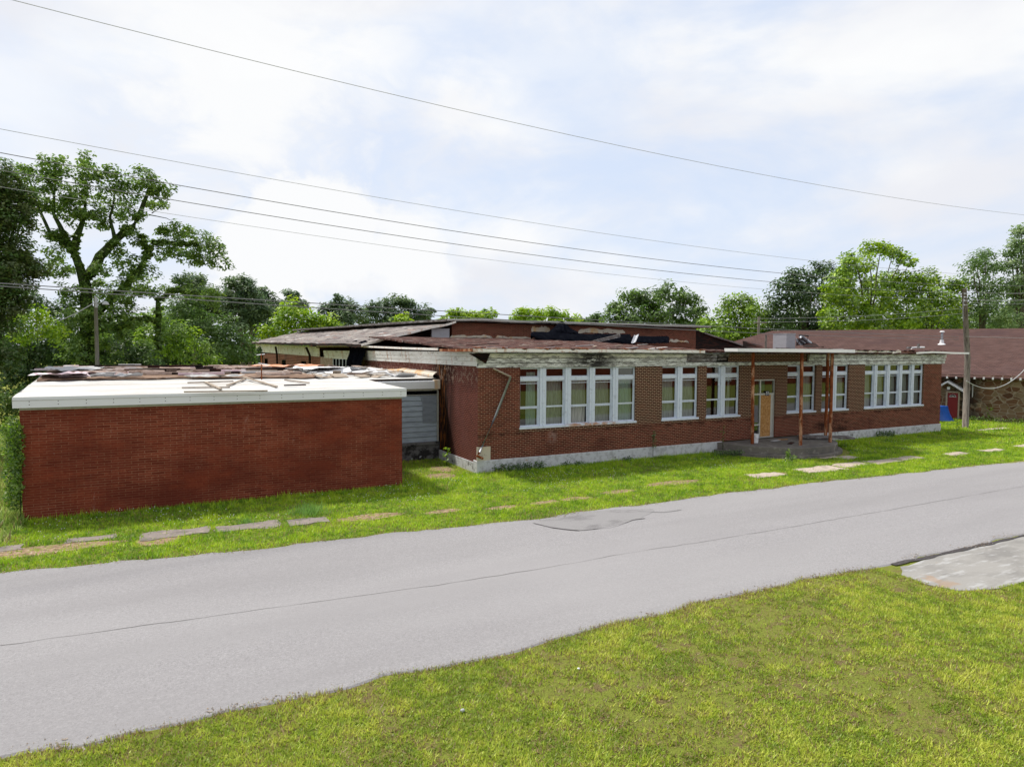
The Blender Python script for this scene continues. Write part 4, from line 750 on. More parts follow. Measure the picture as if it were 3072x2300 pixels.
def rag(cx_, cy_, rx, ry, hz, mat, label, sd_, name='torn_sheeting'):
    tag(MB().grid(lambda u, v: (cx_+(u-.5)*2*rx*(1+.15*math.sin(v*9+sd_)), cy_+(v-.5)*2*ry*(1+.2*math.sin(u*11+sd_)), wz(cx_, cy_)+.06+hz*vnoise(u*5+sd_, v*4, sd_)+hz*.4*vnoise(u*13, v*9, sd_)), 24, 16).build(name, mat), label, 'plastic sheet')
rag(-3.2, 27.6, .75, 1.3, .16, 'pink_sheet', 'crumpled pinkish sheeting at the left edge of the low roof', 2)
rag(-3.3, 31.0, .8, 1.4, .16, 'cloth', 'crumpled white sheeting at the rear left corner of the low roof', 5)
rag(-1.6, 26.6, .7, .2, .16, 'cloth', 'white ruffle of membrane at the torn edge behind the smooth roof', 7)
rag(1.5, 26.4, .9, .18, .10, 'membrane', 'pale ruffle of membrane along the middle of the torn roof edge', 9)
rag(5.0, 33.2, 1.6, .8, .14, 'orange_sheet', 'faded orange sheeting crumpled at the back edge of the low roof', 4)
rag(6.3, 30.5, 1.2, 1.2, .16, 'white_metal', 'white folded sheeting lying beside the orange sheeting', 8)
pile(70, (5.0, 9.1), (25.8, 33.8), (.15, .6), (.06, .26), (.006, .02), ('weathered_board', 'cloth', 'white', 'insulation', 'white'), 'roof_flake', 'roofing flake on the wing roof by the school wall', 'pale flakes of roofing beside the school wall', .6, .03)
def plank(p0, p1, w_, label, mat='weathered_board', z0=.04, z1=.04):
    a = onZ(*p0, 3.2); b_ = onZ(*p1, 3.2); a = Vector((a[0], a[1], wz(a[0], a[1])+z0)); b_ = Vector((b_[0], b_[1], wz(b_[0], b_[1])+z1)); d = (b_-a)/2; s_ = d.cross(Vector((0, 0, 1))).normalized()*w_*.7
    tag(MB().obox((a+b_)/2+Vector((0, 0, .012)), d, s_, (0, 0, .02)).build('plank', mat), label, 'plank')
plank((563, 1157), (700, 1153), .05, 'rearmost of the three long thin planks on the white roof')
plank((546, 1168), (690, 1166), .05, 'middle one of the three long thin planks on the white roof')
plank((552, 1177), (803, 1173), .045, 'brown plank lying along the front edge of the white roof', 'weathered_board')
plank((615, 1155), (662, 1170), .06, 'short plank crossing the long thin planks')
plank((730, 1146), (830, 1163), .06, 'curved grey plank right of the crossed planks', 'weathered_board', .08, .03)
plank((682, 1162), (735, 1148), .05, 'pale plank slanting up to the right beside the crossed planks')
plank((855, 1149), (927, 1155), .04, 'thin plank lying alone behind the front edge of the white roof')
plank((853, 1161), (917, 1159), .05, 'dark warped strip lying nearest the front edge right of the crossed planks', 'dark')
# vent pipe rising from the low roof
vp_ = thing('vent_pipe', (onZ(785, 1140, 3.2)[0], onZ(785, 1140, 3.2)[1], 3.2), 'thin rusty vent pipe with a bent cap rising from the low white roof', 'pipe')
vb = onZ(785, 1138, 3.3); MB().tube([(vb[0], vb[1], 3.2), (vb[0], vb[1], 3.2+1.05)], .022, 8).build('pipe', 'rust', vp_); MB().tube([(vb[0]-.16, vb[1], 4.2), (vb[0]+.12, vb[1], 4.24)], .02, 6).tube([(vb[0]-.1, vb[1], 3.9), (vb[0]+.2, vb[1]-.1, 3.85)], .018, 6).build('bent_cap', 'white', vp_)
# link between the wing and the school
YC = 25.0
lk = thing('link_corridor', (8.2, YC, 0), 'recessed link between the brick wing and the school with blue grey siding', 'building')
mb = MB(); n_ = 9
for i in range(n_):
    z0 = .72+(2.60-.72)*i/n_; z1 = .72+(2.60-.72)*(i+1)/n_; mb.add([(6.75, YC-.03, z0), (9.62, YC-.03, z0), (9.62, YC, z1-.012), (6.75, YC, z1-.012), (6.75, YC+.03, z1-.012), (9.62, YC+.03, z1-.012)], [(0, 1, 2, 3), (3, 2, 5, 4)])
mb.build('siding', 'siding', lk)
MB().add([(6.75, YC+.02, .7), (9.62, YC+.02, .7), (9.62, YC+.02, 2.62), (6.75, YC+.02, 2.62)], [(0, 1, 2, 3)]).build('siding_back', 'dark', lk)
MB().add([(9.0, YC-.042, 1.5), (9.60, YC-.042, 1.5), (9.60, YC-.042, 2.58), (8.9, YC-.042, 2.58), (9.0, YC-.042, 2.3)], [(0, 1, 2, 3, 4)]).build('siding_dark_patch', simple('dull_siding_patch', (.22, .25, .30), .7, .3, 0, [((.16, .18, .22), 2, (1, 1, 4), .45, .6, .7)]).done(), lk)  # flat patch of the same siding in a darker tone
f = MB().box(6.75, 9.68, YC-.05, YC+.02, 2.78, 2.86).box(9.63, 9.69, YC-.05, YC+.02, .68, 2.78).box(6.75, 9.63, YC-.045, YC+.02, 2.605, 2.63).box(7.55, 7.62, YC-.05, YC+.02, 2.63, 2.78).build('frame', 'alu', lk)
MB().box(6.75, 9.63, YC+.0, YC+.01, 2.63, 2.78).build('transom_pane', 'tarp', f)
MB().box(6.75, 9.72, YC-.10, YC+.3, .60, .715).build('sill_band', 'soot_block', lk)
MB().box(6.75, 9.74, YC-.02, YC+.3, -.1, .60).build('base_wall', 'soot_block', lk)
MB().box(6.6, 9.45, YC-.22, YC-.15, 2.87, 3.16).build('fascia', 'white_metal', lk)
MB().box(6.6, 9.6, YC-.15, YC+.1, 2.86, 3.19).build('eave', 'white_metal', lk)
MB().box(9.45, 9.70, YC-.20, YC+.0, 2.85, 3.22).build('rusted_end', 'rust_membrane', lk)
def curb(u, v): 
    y = 25.1+9.7*u; zb = 3.28+.01*(y-25)+.10*(vnoise(u*7, 2)-.5); zt = 3.50+.08*math.sin(u*5)+.05*(vnoise(u*9, 6)-.5); return (XL-.06-.14*math.sin(PI*v)-.10*(1-v), y, zb+(zt-zb)*v+.0)
MB().grid(curb, 40, 6, .0).build('curb_flashing', 'rust_membrane', lk, smooth=True)
MB().add([(XL-.02, 25.0, 3.1), (XL-.02, 35, 3.1), (XL-.02, 35, 3.35), (XL-.02, 25, 3.4)], [(0, 3, 2, 1)]).build('curb_gap', 'dark', lk)  # dark strip set in for the shadowed gap below the flashing

# ================================================================ STONE BUILDING at right
st = thing('stone_building', (46.35, 24.5, 0), 'long fieldstone building with a big brown shingle roof at the right', 'building')
q0 = onZ(2873, 1257); q1 = onZ(3072, 1269); d_ = Vector((q1[0]-q0[0], q1[1]-q0[1], 0)).normalized()
Q0 = Vector(q0)-d_*3.5*0; SP = lambda s_, o, z: tuple(Vector((q0[0], q0[1], 0))+d_*s_+Vector((-d_.y, d_.x, 0))*o+Vector((0, 0, z)))   # s along the wall towards the right, o outward
NRM = Vector((-d_.y, d_.x, 0))
if NRM.x > 0: NRM = -NRM; SP = lambda s_, o, z: tuple(Vector((q0[0], q0[1], 0))+d_*s_+NRM*o+Vector((0, 0, z)))
else: SP = lambda s_, o, z: tuple(Vector((q0[0], q0[1], 0))+d_*s_+NRM*o+Vector((0, 0, z)))
def hitwall(px, py, off=0.):      # where a picture ray meets the vertical wall plane, as (s, z)
    dd = ray(px, py); n3 = np.array(NRM); p0 = np.array(SP(0, off, 0)); t = ((p0-np.array([0, 0, H]))@n3)/(dd@n3); P = np.array([0, 0, H])+dd*t; return float((Vector(P)-Vector(p0)).dot(d_)), float(P[2])
EV = 2.85
MB().add([SP(-22, 0, -.1), SP(16, 0, -.1), SP(16, 0, EV+.1), SP(-22, 0, EV+.1)], [(0, 1, 2, 3), (3, 2, 1, 0)]).build('wall', 'stone', st)
def ridge(px, py, z): return onZ(px, py, z)
Ra = ridge(2385, 991, 7.0); Rb = ridge(3072, 984, 7.0); Rd = (Rb-Ra)
def roofS(u, v):
    a = Vector(SP(-24+40*u, .55, EV)); r_ = Vector(Ra+Rd*(-.12+1.55*u)); p = a.lerp(r_, v); p.z -= .12*math.sin(PI*v)*math.sin(PI*u*1.3)+.03*vnoise(u*20, v*6); return p
rs = MB().grid(roofS, 60, 24, .09).build('roof', 'shingle', st)
uvl = rs.data.uv_layers[0].data
for pl in rs.data.polygons:
    for li in pl.loop_indices:
        c = rs.data.vertices[rs.data.loops[li].vertex_index].co+Vector(st.location); w_ = (Vector(c)-Vector(SP(0, 0, 0))); s_ = w_.dot(d_); hz = (c.z-EV)*2.4; uvl[li].uv = (s_, hz)
rt_ = MB()
for i in range(14):
    s_, _ = hitwall(2845+27.3*i if i > 1 else 2845+27*i, 1142); rt_.obox(SP(s_, .42, EV-.08), tuple(d_*.05), tuple(NRM*.16), (0, 0, .07))
rt_.build('rafter_tails', 'white', st)
# door in a small gabled porch
ds0, _ = hitwall(2843, 1200, .25); ds1, _ = hitwall(2874, 1200, .25)
_, dzt = hitwall(2858, 1178, .25)
dr = MB().obox(SP((ds0+ds1)/2, .27, dzt/2), tuple(d_*(ds1-ds0)/2), tuple(NRM*.02), (0, 0, dzt/2)).build('door', 'red_door', st)
dm, dw = (ds0+ds1)/2, (ds1-ds0)
fan = MB(); cz = dzt*.84
fr_ = [(dw*.33*math.cos(PI*i/12), dw*.30*math.sin(PI*i/12)) for i in range(13)]
fan.add([SP(dm+a, .295, cz+b_) for a, b_ in fr_], [tuple(range(13)), tuple(range(12, -1, -1))]); fan.build('fanlight', 'white', dr)
gl = MB()
for k in range(4):
    a0 = PI*(k+.14)/4; a1 = PI*(k+.86)/4; gl.add([SP(dm+dw*r_*math.cos(a), .30, cz+.03+dw*r_*.9*math.sin(a)) for r_, a in ((.10, a0), (.26, a0), (.26, (a0+a1)/2), (.26, a1), (.10, a1))], [(0, 1, 2, 3, 4), (4, 3, 2, 1, 0)])
gl.build('fanlight_pane', 'tarp', dr)
MB().obox(SP(ds0-.06, .28, dzt/2), tuple(d_*.05), tuple(NRM*.03), (0, 0, dzt/2)).obox(SP(ds1+.05, .28, dzt/2), tuple(d_*.04), tuple(NRM*.03), (0, 0, dzt/2)).obox(SP(dm, .28, dzt+.05), tuple(d_*(dw/2+.1)), tuple(NRM*.03), (0, 0, .05)).build('door_frame', 'weathered_board', st)
pk = hitwall(2843, 1142, .6); pr_ = hitwall(2892, 1172, .6); pl_ = (2*pk[0]-pr_[0], pr_[1])
MB().add([SP(pl_[0]+.2, .24, 0), SP(pr_[0]-.1, .24, 0), SP(pr_[0]-.1, .24, pr_[1]+.05), SP(pk[0], .24, pk[1]-.05), SP(pl_[0]+.2, .24, pl_[1]+.05)], [(0, 1, 2, 3, 4), (4, 3, 2, 1, 0)]).build('porch_wall', 'stone', st)
for (a, b_) in ((pk, pr_), (pl_, pk)):
    MB().add([SP(a[0], .65, a[1]), SP(b_[0], .65, b_[1]), SP(b_[0], .65, b_[1]-.12), SP(a[0], .65, a[1]-.12), SP(a[0], .0, a[1]+.05), SP(b_[0], .0, b_[1]+.05), SP(b_[0], .0, b_[1]-.1), SP(a[0], 0, a[1]-.1)], [(0, 1, 2, 3), (3, 2, 1, 0), (0, 4, 5, 1), (1, 5, 4, 0), (3, 2, 6, 7)]).build('porch_roof', 'white', st)
MB().obox(SP(hitwall(2846, 1164, .3)[0], .33, hitwall(2846, 1164, .3)[1]), tuple(d_*.08), tuple(NRM*.05), (0, 0, .09)).build('porch_lamp', 'white', st)
mbx = hitwall(2888, 1220, .1); MB().obox(SP(mbx[0], .12, mbx[1]), tuple(d_*.14), tuple(NRM*.08), (0, 0, .30)).build('meter_box', 'cable_pale', st)
cpi = hitwall(2918, 1170, .1); MB().tube([SP(cpi[0], .1, cpi[1]-.45), SP(cpi[0], .1, cpi[1]+.35)], .03, 8).build('service_pipe', 'cable_pale', st)
# flue on the shingle roof
fl = thing('roof_flue', tuple(roofS(.45, .5)), 'white metal flue with a round cap on the brown shingle roof', 'flue')
best = min(((i/120, j/60) for i in range(121) for j in range(61)), key=lambda t: (lambda p: ((lambda q: (q[0]-2827)**2+(q[1]-1035)**2)((CX+F*((p-np.array([0, 0, H]))@rt)/((p-np.array([0, 0, H]))@fw), CY-F*((p-np.array([0, 0, H]))@up)/((p-np.array([0, 0, H]))@fw)))))(np.array(roofS(*t))))
fp = Vector(roofS(*best)); fl.location = fp
kf = .9*((fp-Vector((0, 0, H))).length/1969)/.03
MB().lathe(tuple(fp-Vector((0, 0, .05))), [(.33*kf, 0), (.30*kf, .05), (.16*kf, .16), (.14*kf, .42*kf)], 18).build('flashing', 'white', fl, smooth=False)
MB().lathe(tuple(fp+Vector((0, 0, .3*kf))), [(.085*kf, 0), (.085*kf, .72*kf)], 14).build('pipe', 'galv', fl); MB().lathe(tuple(fp+Vector((0, 0, 1.0*kf))), [(.16*kf, 0), (.19*kf, .05), (.12*kf, .13)], 16).build('cap', 'white', fl)
# blue tarpaulin over a heap
bt = onZ(2822, 1262)
def tarpf(u, v):
    a = 2*PI*u; k = min(1, v/.55); hx, hy = .95, .55; m_ = max(abs(math.cos(a)), abs(math.sin(a))); fx, fy = math.cos(a)/m_, math.sin(a)/m_
    sp_r = 1+.0 if v <= .55 else 1+.75*((v-.55)/.45)**1.6*(.55+.45*math.sin(a*5+1)); z = 1.02-.10*k*vnoise(u*9, 2) if v <= .55 else (1.0-.06*vnoise(u*9, 2))*(1-(v-.55)/.45)+.02
    return (bt[0]-.55+fx*hx*k*sp_r, bt[1]+.35+fy*hy*k*sp_r+.05*math.sin(a*9)*max(0, v-.5), z)
tag(MB().grid(tarpf, 72, 20).build('tarpaulin', 'blue_tarp', smooth=True), 'bright blue tarpaulin draped over a heap beside the red door', 'tarpaulin')

# ================================================================ POLES AND CABLES
pb = onZ(2896, 1285); ptp = onY(2893, 866, pb[1])
po = thing('utility_pole', tuple(pb), 'tall weathered wooden pole on the lawn right of the school', 'utility pole')
MB().tube([(pb[0], pb[1], -.2), (pb[0]-.05, pb[1], 4), (ptp[0]-.02, ptp[1], ptp[2])], [.165, .15, .125], 14).build('shaft', 'pole', po, smooth=True)
hw = MB()
for z in (7.75, 7.55, 7.35, 7.1): hw.tube([(ptp[0]-.22, pb[1]-.14, z), (ptp[0]+.16, pb[1]-.14, z+.02)], .02, 6).lathe((ptp[0]-.2, pb[1]-.14, z), [(.03, -.04), (.045, 0), (.03, .05)], 8)
hw.build('insulators', 'cable_pale', po); MB().tube([(ptp[0]-.2, pb[1]-.1, 7.5), (ptp[0]-.24, pb[1]-.1, 6.9), (ptp[0]-.18, pb[1]-.1, 6.2)], .03, 6).build('riser', 'cable', po)
# street lamp behind the wing
lx = onY(286.5, 893, 39.); lp = thing('street_lamp', (lx[0], 39, 0), 'grey wooden lamp pole with one short arm behind the low wing', 'street lamp')
MB().tube([(lx[0], 39, -.2), (lx[0], 39, lx[2])], [.11, .08], 12).build('pole', simple('grey_lamp_pole_wood', (.24, .225, .21), .95, .1, 0, [((.15, .135, .12), 5, (3, 3, .3), .5, .6, .7)]).done(), lp, smooth=True)
a1 = onY(290, 913, 38.95); a2 = onY(305, 907, 38.8); a3 = onY(318, 906, 38.7); MB().tube([tuple(a1), tuple(a2), tuple(a3)], .028, 8).build('arm', 'cable_pale', lp)
MB().lathe(tuple(onY(317, 912, 38.7)), [(.16, -.03), (.13, .06), (.05, .14)], 14).build('lamp_head', 'cable_pale', lp)
MB().box(lx[0]-.03, lx[0]+.09, 38.85, 38.91, lx[2]-.5, lx[2]+.05).build('top_plate', 'cable_pale', lp)
# distant pole with transformer
dpv = onY(2277, 950, 62.); dpo = thing('distant_pole', (dpv[0], 62, 0), 'distant wooden pole with crossarm and pale transformer behind the roof', 'utility pole')
MB().tube([(dpv[0], 62, 0), (dpv[0], 62, dpv[2])], .17, 8).build('shaft', 'pole', dpo); ca = onY(2262, 969, 62.); cb = onY(2300, 969, 62.); MB().tube([tuple(ca), tuple(cb)], .08, 6).build('crossarm', 'pole', dpo)
tf = onY(2287, 1020, 61.6); MB().lathe((tf[0], 61.6, tf[2]-.6), [(.34, 0), (.36, 1.1), (.2, 1.3)], 12).build('transformer', 'white', dpo)
sp2 = onY(2298, 1004, 40.); tag(MB().tube([(sp2[0], 40, 4.0), tuple(sp2)], .09, 8).build('stub_post', 'pole'), 'short stub post standing just left of the grey rooftop box', 'post')
def cable(pts, Y, rad, label, mat='cable', ext=(60, 60), n_=40):
    P = np.array([onY(x, y, Y if not callable(Y) else Y(x)) for x, y in pts]); deg = 2 if len(pts) > 2 else 1
    cx_ = np.polyfit(P[:, 0], P[:, 2], deg); cyy = np.polyfit(P[:, 0], P[:, 1], 1)
    xs_ = np.linspace(P[0, 0]-ext[0], P[-1, 0]+ext[1], n_)
    return tag(MB().tube([(x, np.polyval(cyy, x), np.polyval(cx_, x)) for x in xs_], rad, 6).build('cable', mat), label, 'cable')
cable([(35, 0), (1024, 247), (2048, 477), (3072, 645)], 16.5, .007, 'topmost thin cable sloping across the open sky', 'cable_pale', (12, 25))
cable([(0, 387), (1024, 574), (2048, 734), (2480, 787)], 19.5, .0065, 'second cable down, starting above the treetops at left', 'cable_pale', (12, 30))
cable([(0, 459), (520, 552), (1024, 640), (2048, 788), (2350, 820)], 19.7, .010, 'third cable down, passing the tip of the ivied tree', 'cable', (12, 30))
cable([(0, 511), (520, 600), (1024, 681), (2048, 820), (2310, 845)], 19.9, .010, 'fourth cable down, crossing the ivied tree', 'cable', (12, 30))
cable([(0, 560), (460, 634), (1024, 719), (2048, 845), (2290, 868)], 20.1, .0055, 'fifth cable down, faint and pale over the roofs', 'cable_pale', (12, 30))
cable([(0, 839), (797, 905), (1350, 939), (2150, 979), (2895, 1010)], lambda x: 17.+4.3*x/2895, .012, 'upper of the two thick low cables above the white roof', 'cable', (6, 0))
cable([(0, 860), (797, 907), (1350, 948), (2100, 997), (2895, 1017)], lambda x: 17.+4.3*x/2895, .012, 'lower of the two thick low cables above the white roof', 'cable', (6, 0))
cable([(2897, 1009), (3072, 1014)], 21.3, .010, 'thin cable leaving the wooden pole level to the right', 'cable_pale', (0, 30))
for i, (y0, y1, yy) in enumerate(((870, 880, 875), (897, 900, 899), (905, 911, 910))):
    cable([(2897, y0), (2980, (y0+y1)/2+4), (3072, y1)], 21.4, .008, ('top cable of three fanning right from the pole head', 'middle cable of three fanning right from the pole head', 'lowest cable of three fanning right from the pole head')[i], 'cable_pale', (0, 12))
cable([(2260, 955), (2560, 950), (2760, 935), (2890, 925)], 33, .012, 'thin cable running up to the pole in front of the bright trees', 'cable_pale', (0, 2))
cable([(2260, 965), (2560, 962), (2760, 950), (2890, 940)], 33, .012, 'lower thin cable in front of the bright trees', 'cable_pale', (0, 2))
tag(MB().tube([tuple(onY(2899+173*t, 1142+100*(t-.0)*(1-t)*1.15-32*t**2.2, 21.2)) for t in np.linspace(0, 1.25, 24)], .022, 8).build('cable', 'cable_pale'), 'thick sagging service cable from the wooden pole to the stone building', 'cable')
tag(MB().tube([tuple(onY(0+286*t, 980+4*math.sin(PI*t)-75*max(0, t-.3)**1.6*1.75, 38.8)) for t in np.linspace(-.2, 1, 24)], .025, 6).build('cable', 'cable_pale'), 'pale drooping cable from the lamp pole to the left trees', 'cable')

# ================================================================ FOLIAGE
def rand_unit(n_): v = rng.normal(size=(n_, 3)); return v/np.linalg.norm(v, axis=1)[:, None]
def leaves(blobs, wd, pal, ls, dens=1., clumpf=1., droop=.0, elong=1.):      # blobs: (centre, radius) in metres
    Vs = []; Cs = []; pal = np.array(pal)
    for (c, r_) in blobs:
        cr_ = .0125*wd*clumpf; nc = max(10, int(6.2*(r_/cr_)**2*dens))
        if r_ < .9*cr_: cr_ = r_*.6; nc = 5
        u = rand_unit(nc); rad = r_*(.45+.62*rng.random(nc)**.55)*(1+.22*rng.normal(size=nc)*.6)
        cc = np.array(c)+u*rad[:, None]*np.array([1, 1, .88]); cc[:, 2] -= droop*rng.random(nc)*r_
        tone = rng.random(nc); nl = 34; n_ = nc*nl
        off = rand_unit(n_)*(rng.random(n_)**.5)[:, None]*cr_*np.array([1.15, 1.15, .75]); P = np.repeat(cc, nl, 0)+off; P[:, 2] = np.maximum(P[:, 2], .03)
        nr = np.repeat(u, nl, 0)*.7+rand_unit(n_)*.7+np.array([-.1, .15, .8]); nr /= np.linalg.norm(nr, axis=1)[:, None]
        t = np.cross(nr, rand_unit(n_)); t /= np.linalg.norm(t, axis=1)[:, None]+1e-9; b_ = np.cross(nr, t)
        s_ = ls*rng.uniform(.55, 1.25, n_)[:, None]; Vs.append(np.stack([P-t*s_*elong, P-b_*s_*.55, P+t*s_*elong, P+b_*s_*.55], 1).reshape(-1, 3))
        k = np.clip((np.repeat(tone, nl)*.75+rng.random(n_)*.35)*len(pal), 0, len(pal)-.01).astype(int); Cs.append(pal[k]*rng.uniform(.8, 1.2, (n_, 1)))
    return np.concatenate(Vs), np.concatenate(Cs)
def limb(mb, pts, r0, r1, n_=7):
    pts = [Vector(p) for p in pts]; Q = [pts[0]]
    for a, b_ in zip(pts, pts[1:]):
        for k in (1, 2, 3): Q.append(a.lerp(b_, k/3)+Vector((random.uniform(-1, 1), random.uniform(-1, 1), random.uniform(-.5, .5)))*(b_-a).length*.02)
    mb.tube(Q, [r0+(r1-r0)*(i/(len(Q)-1))**.8 for i in range(len(Q))], n_, cap=True)
DK = [(0.039, 0.079, 0.026), (0.063, 0.126, 0.038), (0.094, 0.174, 0.05), (0.138, 0.222, 0.062)]
MID = [(0.064, 0.137, 0.023), (0.103, 0.195, 0.031), (0.15, 0.26, 0.039), (0.215, 0.325, 0.047)]
BRT = [(0.139, 0.275, 0.011), (0.208, 0.363, 0.013), (0.289, 0.451, 0.018), (0.381, 0.528, 0.028)]
OLV = [(0.044, 0.072, 0.014), (0.076, 0.114, 0.022), (0.113, 0.156, 0.029), (0.164, 0.204, 0.038)]
PIN = [(0.062, 0.119, 0.056), (0.094, 0.163, 0.075), (0.131, 0.206, 0.094), (0.179, 0.25, 0.106)]
GRY = [(0.115, 0.196, 0.074), (0.155, 0.25, 0.095), (0.209, 0.317, 0.115), (0.284, 0.392, 0.135)]
def tree(name, label, Y, blobs, pal, base=None, limbs=None, cat='tree', group=None, lsf=1., dens=1., bark='bark_grey', jy=.9, tr=None, clumpf=1., droop=0., elong=1., ivy=0, rf=1.):
    bl = []; cxp = sum(b_[0] for b_ in blobs)/len(blobs); c0 = onY(base if base else cxp, 1040, Y); wd = float((c0-np.array([0, 0, H]))@fw)
    for (px, py, rp) in blobs:
        r_ = rp*wd/F*rf; yy = Y+random.uniform(-jy, jy)*r_; bl.append((onY(px, py, yy), r_))
    if ivy:
        for pts, r0, r1 in limbs:
            for (a0, a1), (b0, b1) in zip(pts, pts[1:]):
                if b1 < 670: continue
                kk = max(1, int(math.hypot(b0-a0, b1-a1)/11))
                for q in range(kk): t = q/kk; bl.append((onY(a0+(b0-a0)*t+random.uniform(-3, 3), a1+(b1-a1)*t, Y-.1), ivy*random.uniform(.7, 1.3)*(1.1-.5*(700-(a1))/300 if a1 < 700 else 1.1)))
    top = max(b_[0][2]+b_[1] for b_ in bl); bp = onY(base if base else cxp, 1050, Y); root = thing(name, (bp[0], Y, 0), label, cat, group)
    V, C_ = leaves(bl, wd, pal,   .0027*wd*lsf, dens, clumpf, droop, elong); fast_mesh('crown', V, 4, C_, 'leaf', root)
    mb = MB(); R_ = tr if tr else (.05 if cat == 'shrub' else max(.10, .020*top)); bark = 'bark' if cat == 'shrub' else bark
    if limbs:
        for pts, r0, r1 in limbs: limb(mb, [tuple(onY(px, py, Y)) if py < 1095 else (onY(px, py, Y)[0], Y, 0) for px, py in pts], r0, r1)
    else:
        mid = Vector((bp[0], Y, top*.45)); limb(mb, [(bp[0], Y, 0), tuple(mid)], R_, R_*.7)
        for (c, r_) in sorted(bl, key=lambda q: -q[0][2])[:7]:
            j = Vector((bp[0], Y, top*random.uniform(.22, .42))); limb(mb, [tuple(j), tuple(j.lerp(Vector(c), .55)+Vector((0, 0, .05*top))), tuple(Vector(c)+Vector((0, 0, r_*.3)))], R_*.45, R_*.08, 5)
    mb.build('trunk', bark, root, smooth=True); return root
# the ivied tree at left
tree('ivied_tree', 'tall spreading tree with ivy covered limbs behind the low wing', 43,
     [(163, 495, 38), (150, 520, 30), (254, 480, 28), (262, 515, 26), (83, 512, 25), (120, 556, 46), (203, 570, 52), (283, 560, 42), (337, 520, 27), (345, 560, 26), (428, 535, 38), (384, 581, 38), (500, 570, 27), (470, 600, 27), (453, 560, 36), (254, 620, 50), (362, 630, 36), (425, 648, 24), (145, 622, 34), (110, 610, 30), (300, 665, 34), (210, 640, 34), (390, 690, 20),
      (536, 688, 33), (590, 720, 44), (640, 745, 32), (660, 785, 25), (598, 770, 36), (543, 755, 42), (489, 744, 34), (490, 690, 17), (362, 780, 24), (417, 812, 42), (350, 740, 18), (308, 800, 30), (181, 799, 38), (165, 760, 26), (160, 700, 16), (440, 860, 44), (543, 864, 34), (616, 882, 34), (362, 871, 48), (640, 900, 28), (300, 870, 40), (230, 880, 40), (308, 943, 60), (380, 950, 50), (240, 960, 50), (330, 1010, 60), (250, 1040, 60), (415, 720, 16)], MID+MID[1:],
     base=262, limbs=[([(262, 1100), (262, 960), (258, 870), (243, 810), (215, 745), (185, 690), (160, 640), (165, 560)], .42, .04), ([(218, 748), (240, 690), (255, 640), (258, 560)], .24, .03), ([(256, 850), (300, 770), (350, 715), (400, 680), (432, 610), (450, 560), (428, 540)], .33, .03), ([(345, 718), (330, 650), (350, 560)], .12, .03),
                      ([(270, 960), (330, 900), (400, 835), (440, 770), (460, 730), (600, 730)], .26, .05), ([(440, 770), (430, 700)], .1, .03), ([(350, 985), (400, 960), (440, 955), (475, 965), (475, 1050)], .2, .12), ([(475, 960), (472, 900), (520, 870), (600, 880)], .14, .04), ([(215, 745), (150, 700), (110, 610), (83, 515)], .14, .03), ([(455, 640), (475, 628), (485, 617)], .03, .01), ([(450, 645), (500, 655), (520, 665)], .03, .01)], dens=.60, bark='bark', jy=1.0, ivy=.15, clumpf=.72, rf=1.04)
tree('edge_tree', 'dense dark olive tree cut by the left edge of the picture', 33, [(-10, 530, 50), (20, 560, 42), (60, 590, 42), (75, 620, 32), (10, 630, 50), (50, 670, 45), (-20, 720, 60), (40, 740, 50), (10, 800, 60), (70, 800, 42), (110, 805, 32), (40, 860, 50), (-10, 900, 60), (60, 910, 30), (20, 980, 40), (0, 1060, 50), (-40, 600, 60), (-50, 820, 70)], OLV[:3]+MID[:2], base=-30, dens=1.6, clumpf=.85, bark='bark')
tree('bright_shrub', 'yellow green bush behind the left end of the low wing', 38, [(75, 965, 32), (110, 940, 26), (135, 975, 30), (160, 1000, 26), (60, 1000, 26), (100, 1010, 30)], BRT, cat='shrub', dens=1.1)
tree('dark_thicket', 'dark green thicket under the ivied tree', 45, [(30, 1050, 60), (110, 1040, 60), (60, 1100, 60), (150, 1080, 60), (220, 1060, 60), (190, 990, 42), (300, 1070, 60), (380, 1060, 60), (10, 1160, 60), (90, 1160, 60), (150, 930, 34), (200, 925, 34), (30, 970, 40), (100, 900, 34), (40, 930, 30), (420, 1080, 50)], DK, cat='shrub', dens=1.3, jy=.5)
tree('wayside_bush', 'low mixed green bush beside the left wall of the low wing', 30, [(25, 1200, 30), (50, 1230, 22), (5, 1250, 34), (-30, 1190, 50), (75, 1180, 25)], MID, cat='shrub')
tree('sunlit_bush', 'bright bush in the gap right of the ivied tree', 48, [(480, 960, 34), (520, 985, 34), (455, 1010, 34), (500, 1040, 36), (560, 1010, 34), (540, 1060, 36), (430, 1060, 36), (600, 1040, 34), (620, 1075, 30), (415, 1010, 20)], BRT[:3]+MID[1:], cat='shrub')
tree('thicket', 'mid green thicket behind the rear of the low wing roof', 60, [(580, 960, 44), (640, 980, 50), (700, 990, 50), (660, 1040, 50), (720, 1050, 44), (600, 1010, 50), (560, 920, 36), (520, 930, 40), (600, 900, 30)], DK[1:]+MID[:2], cat='shrub', jy=.4)
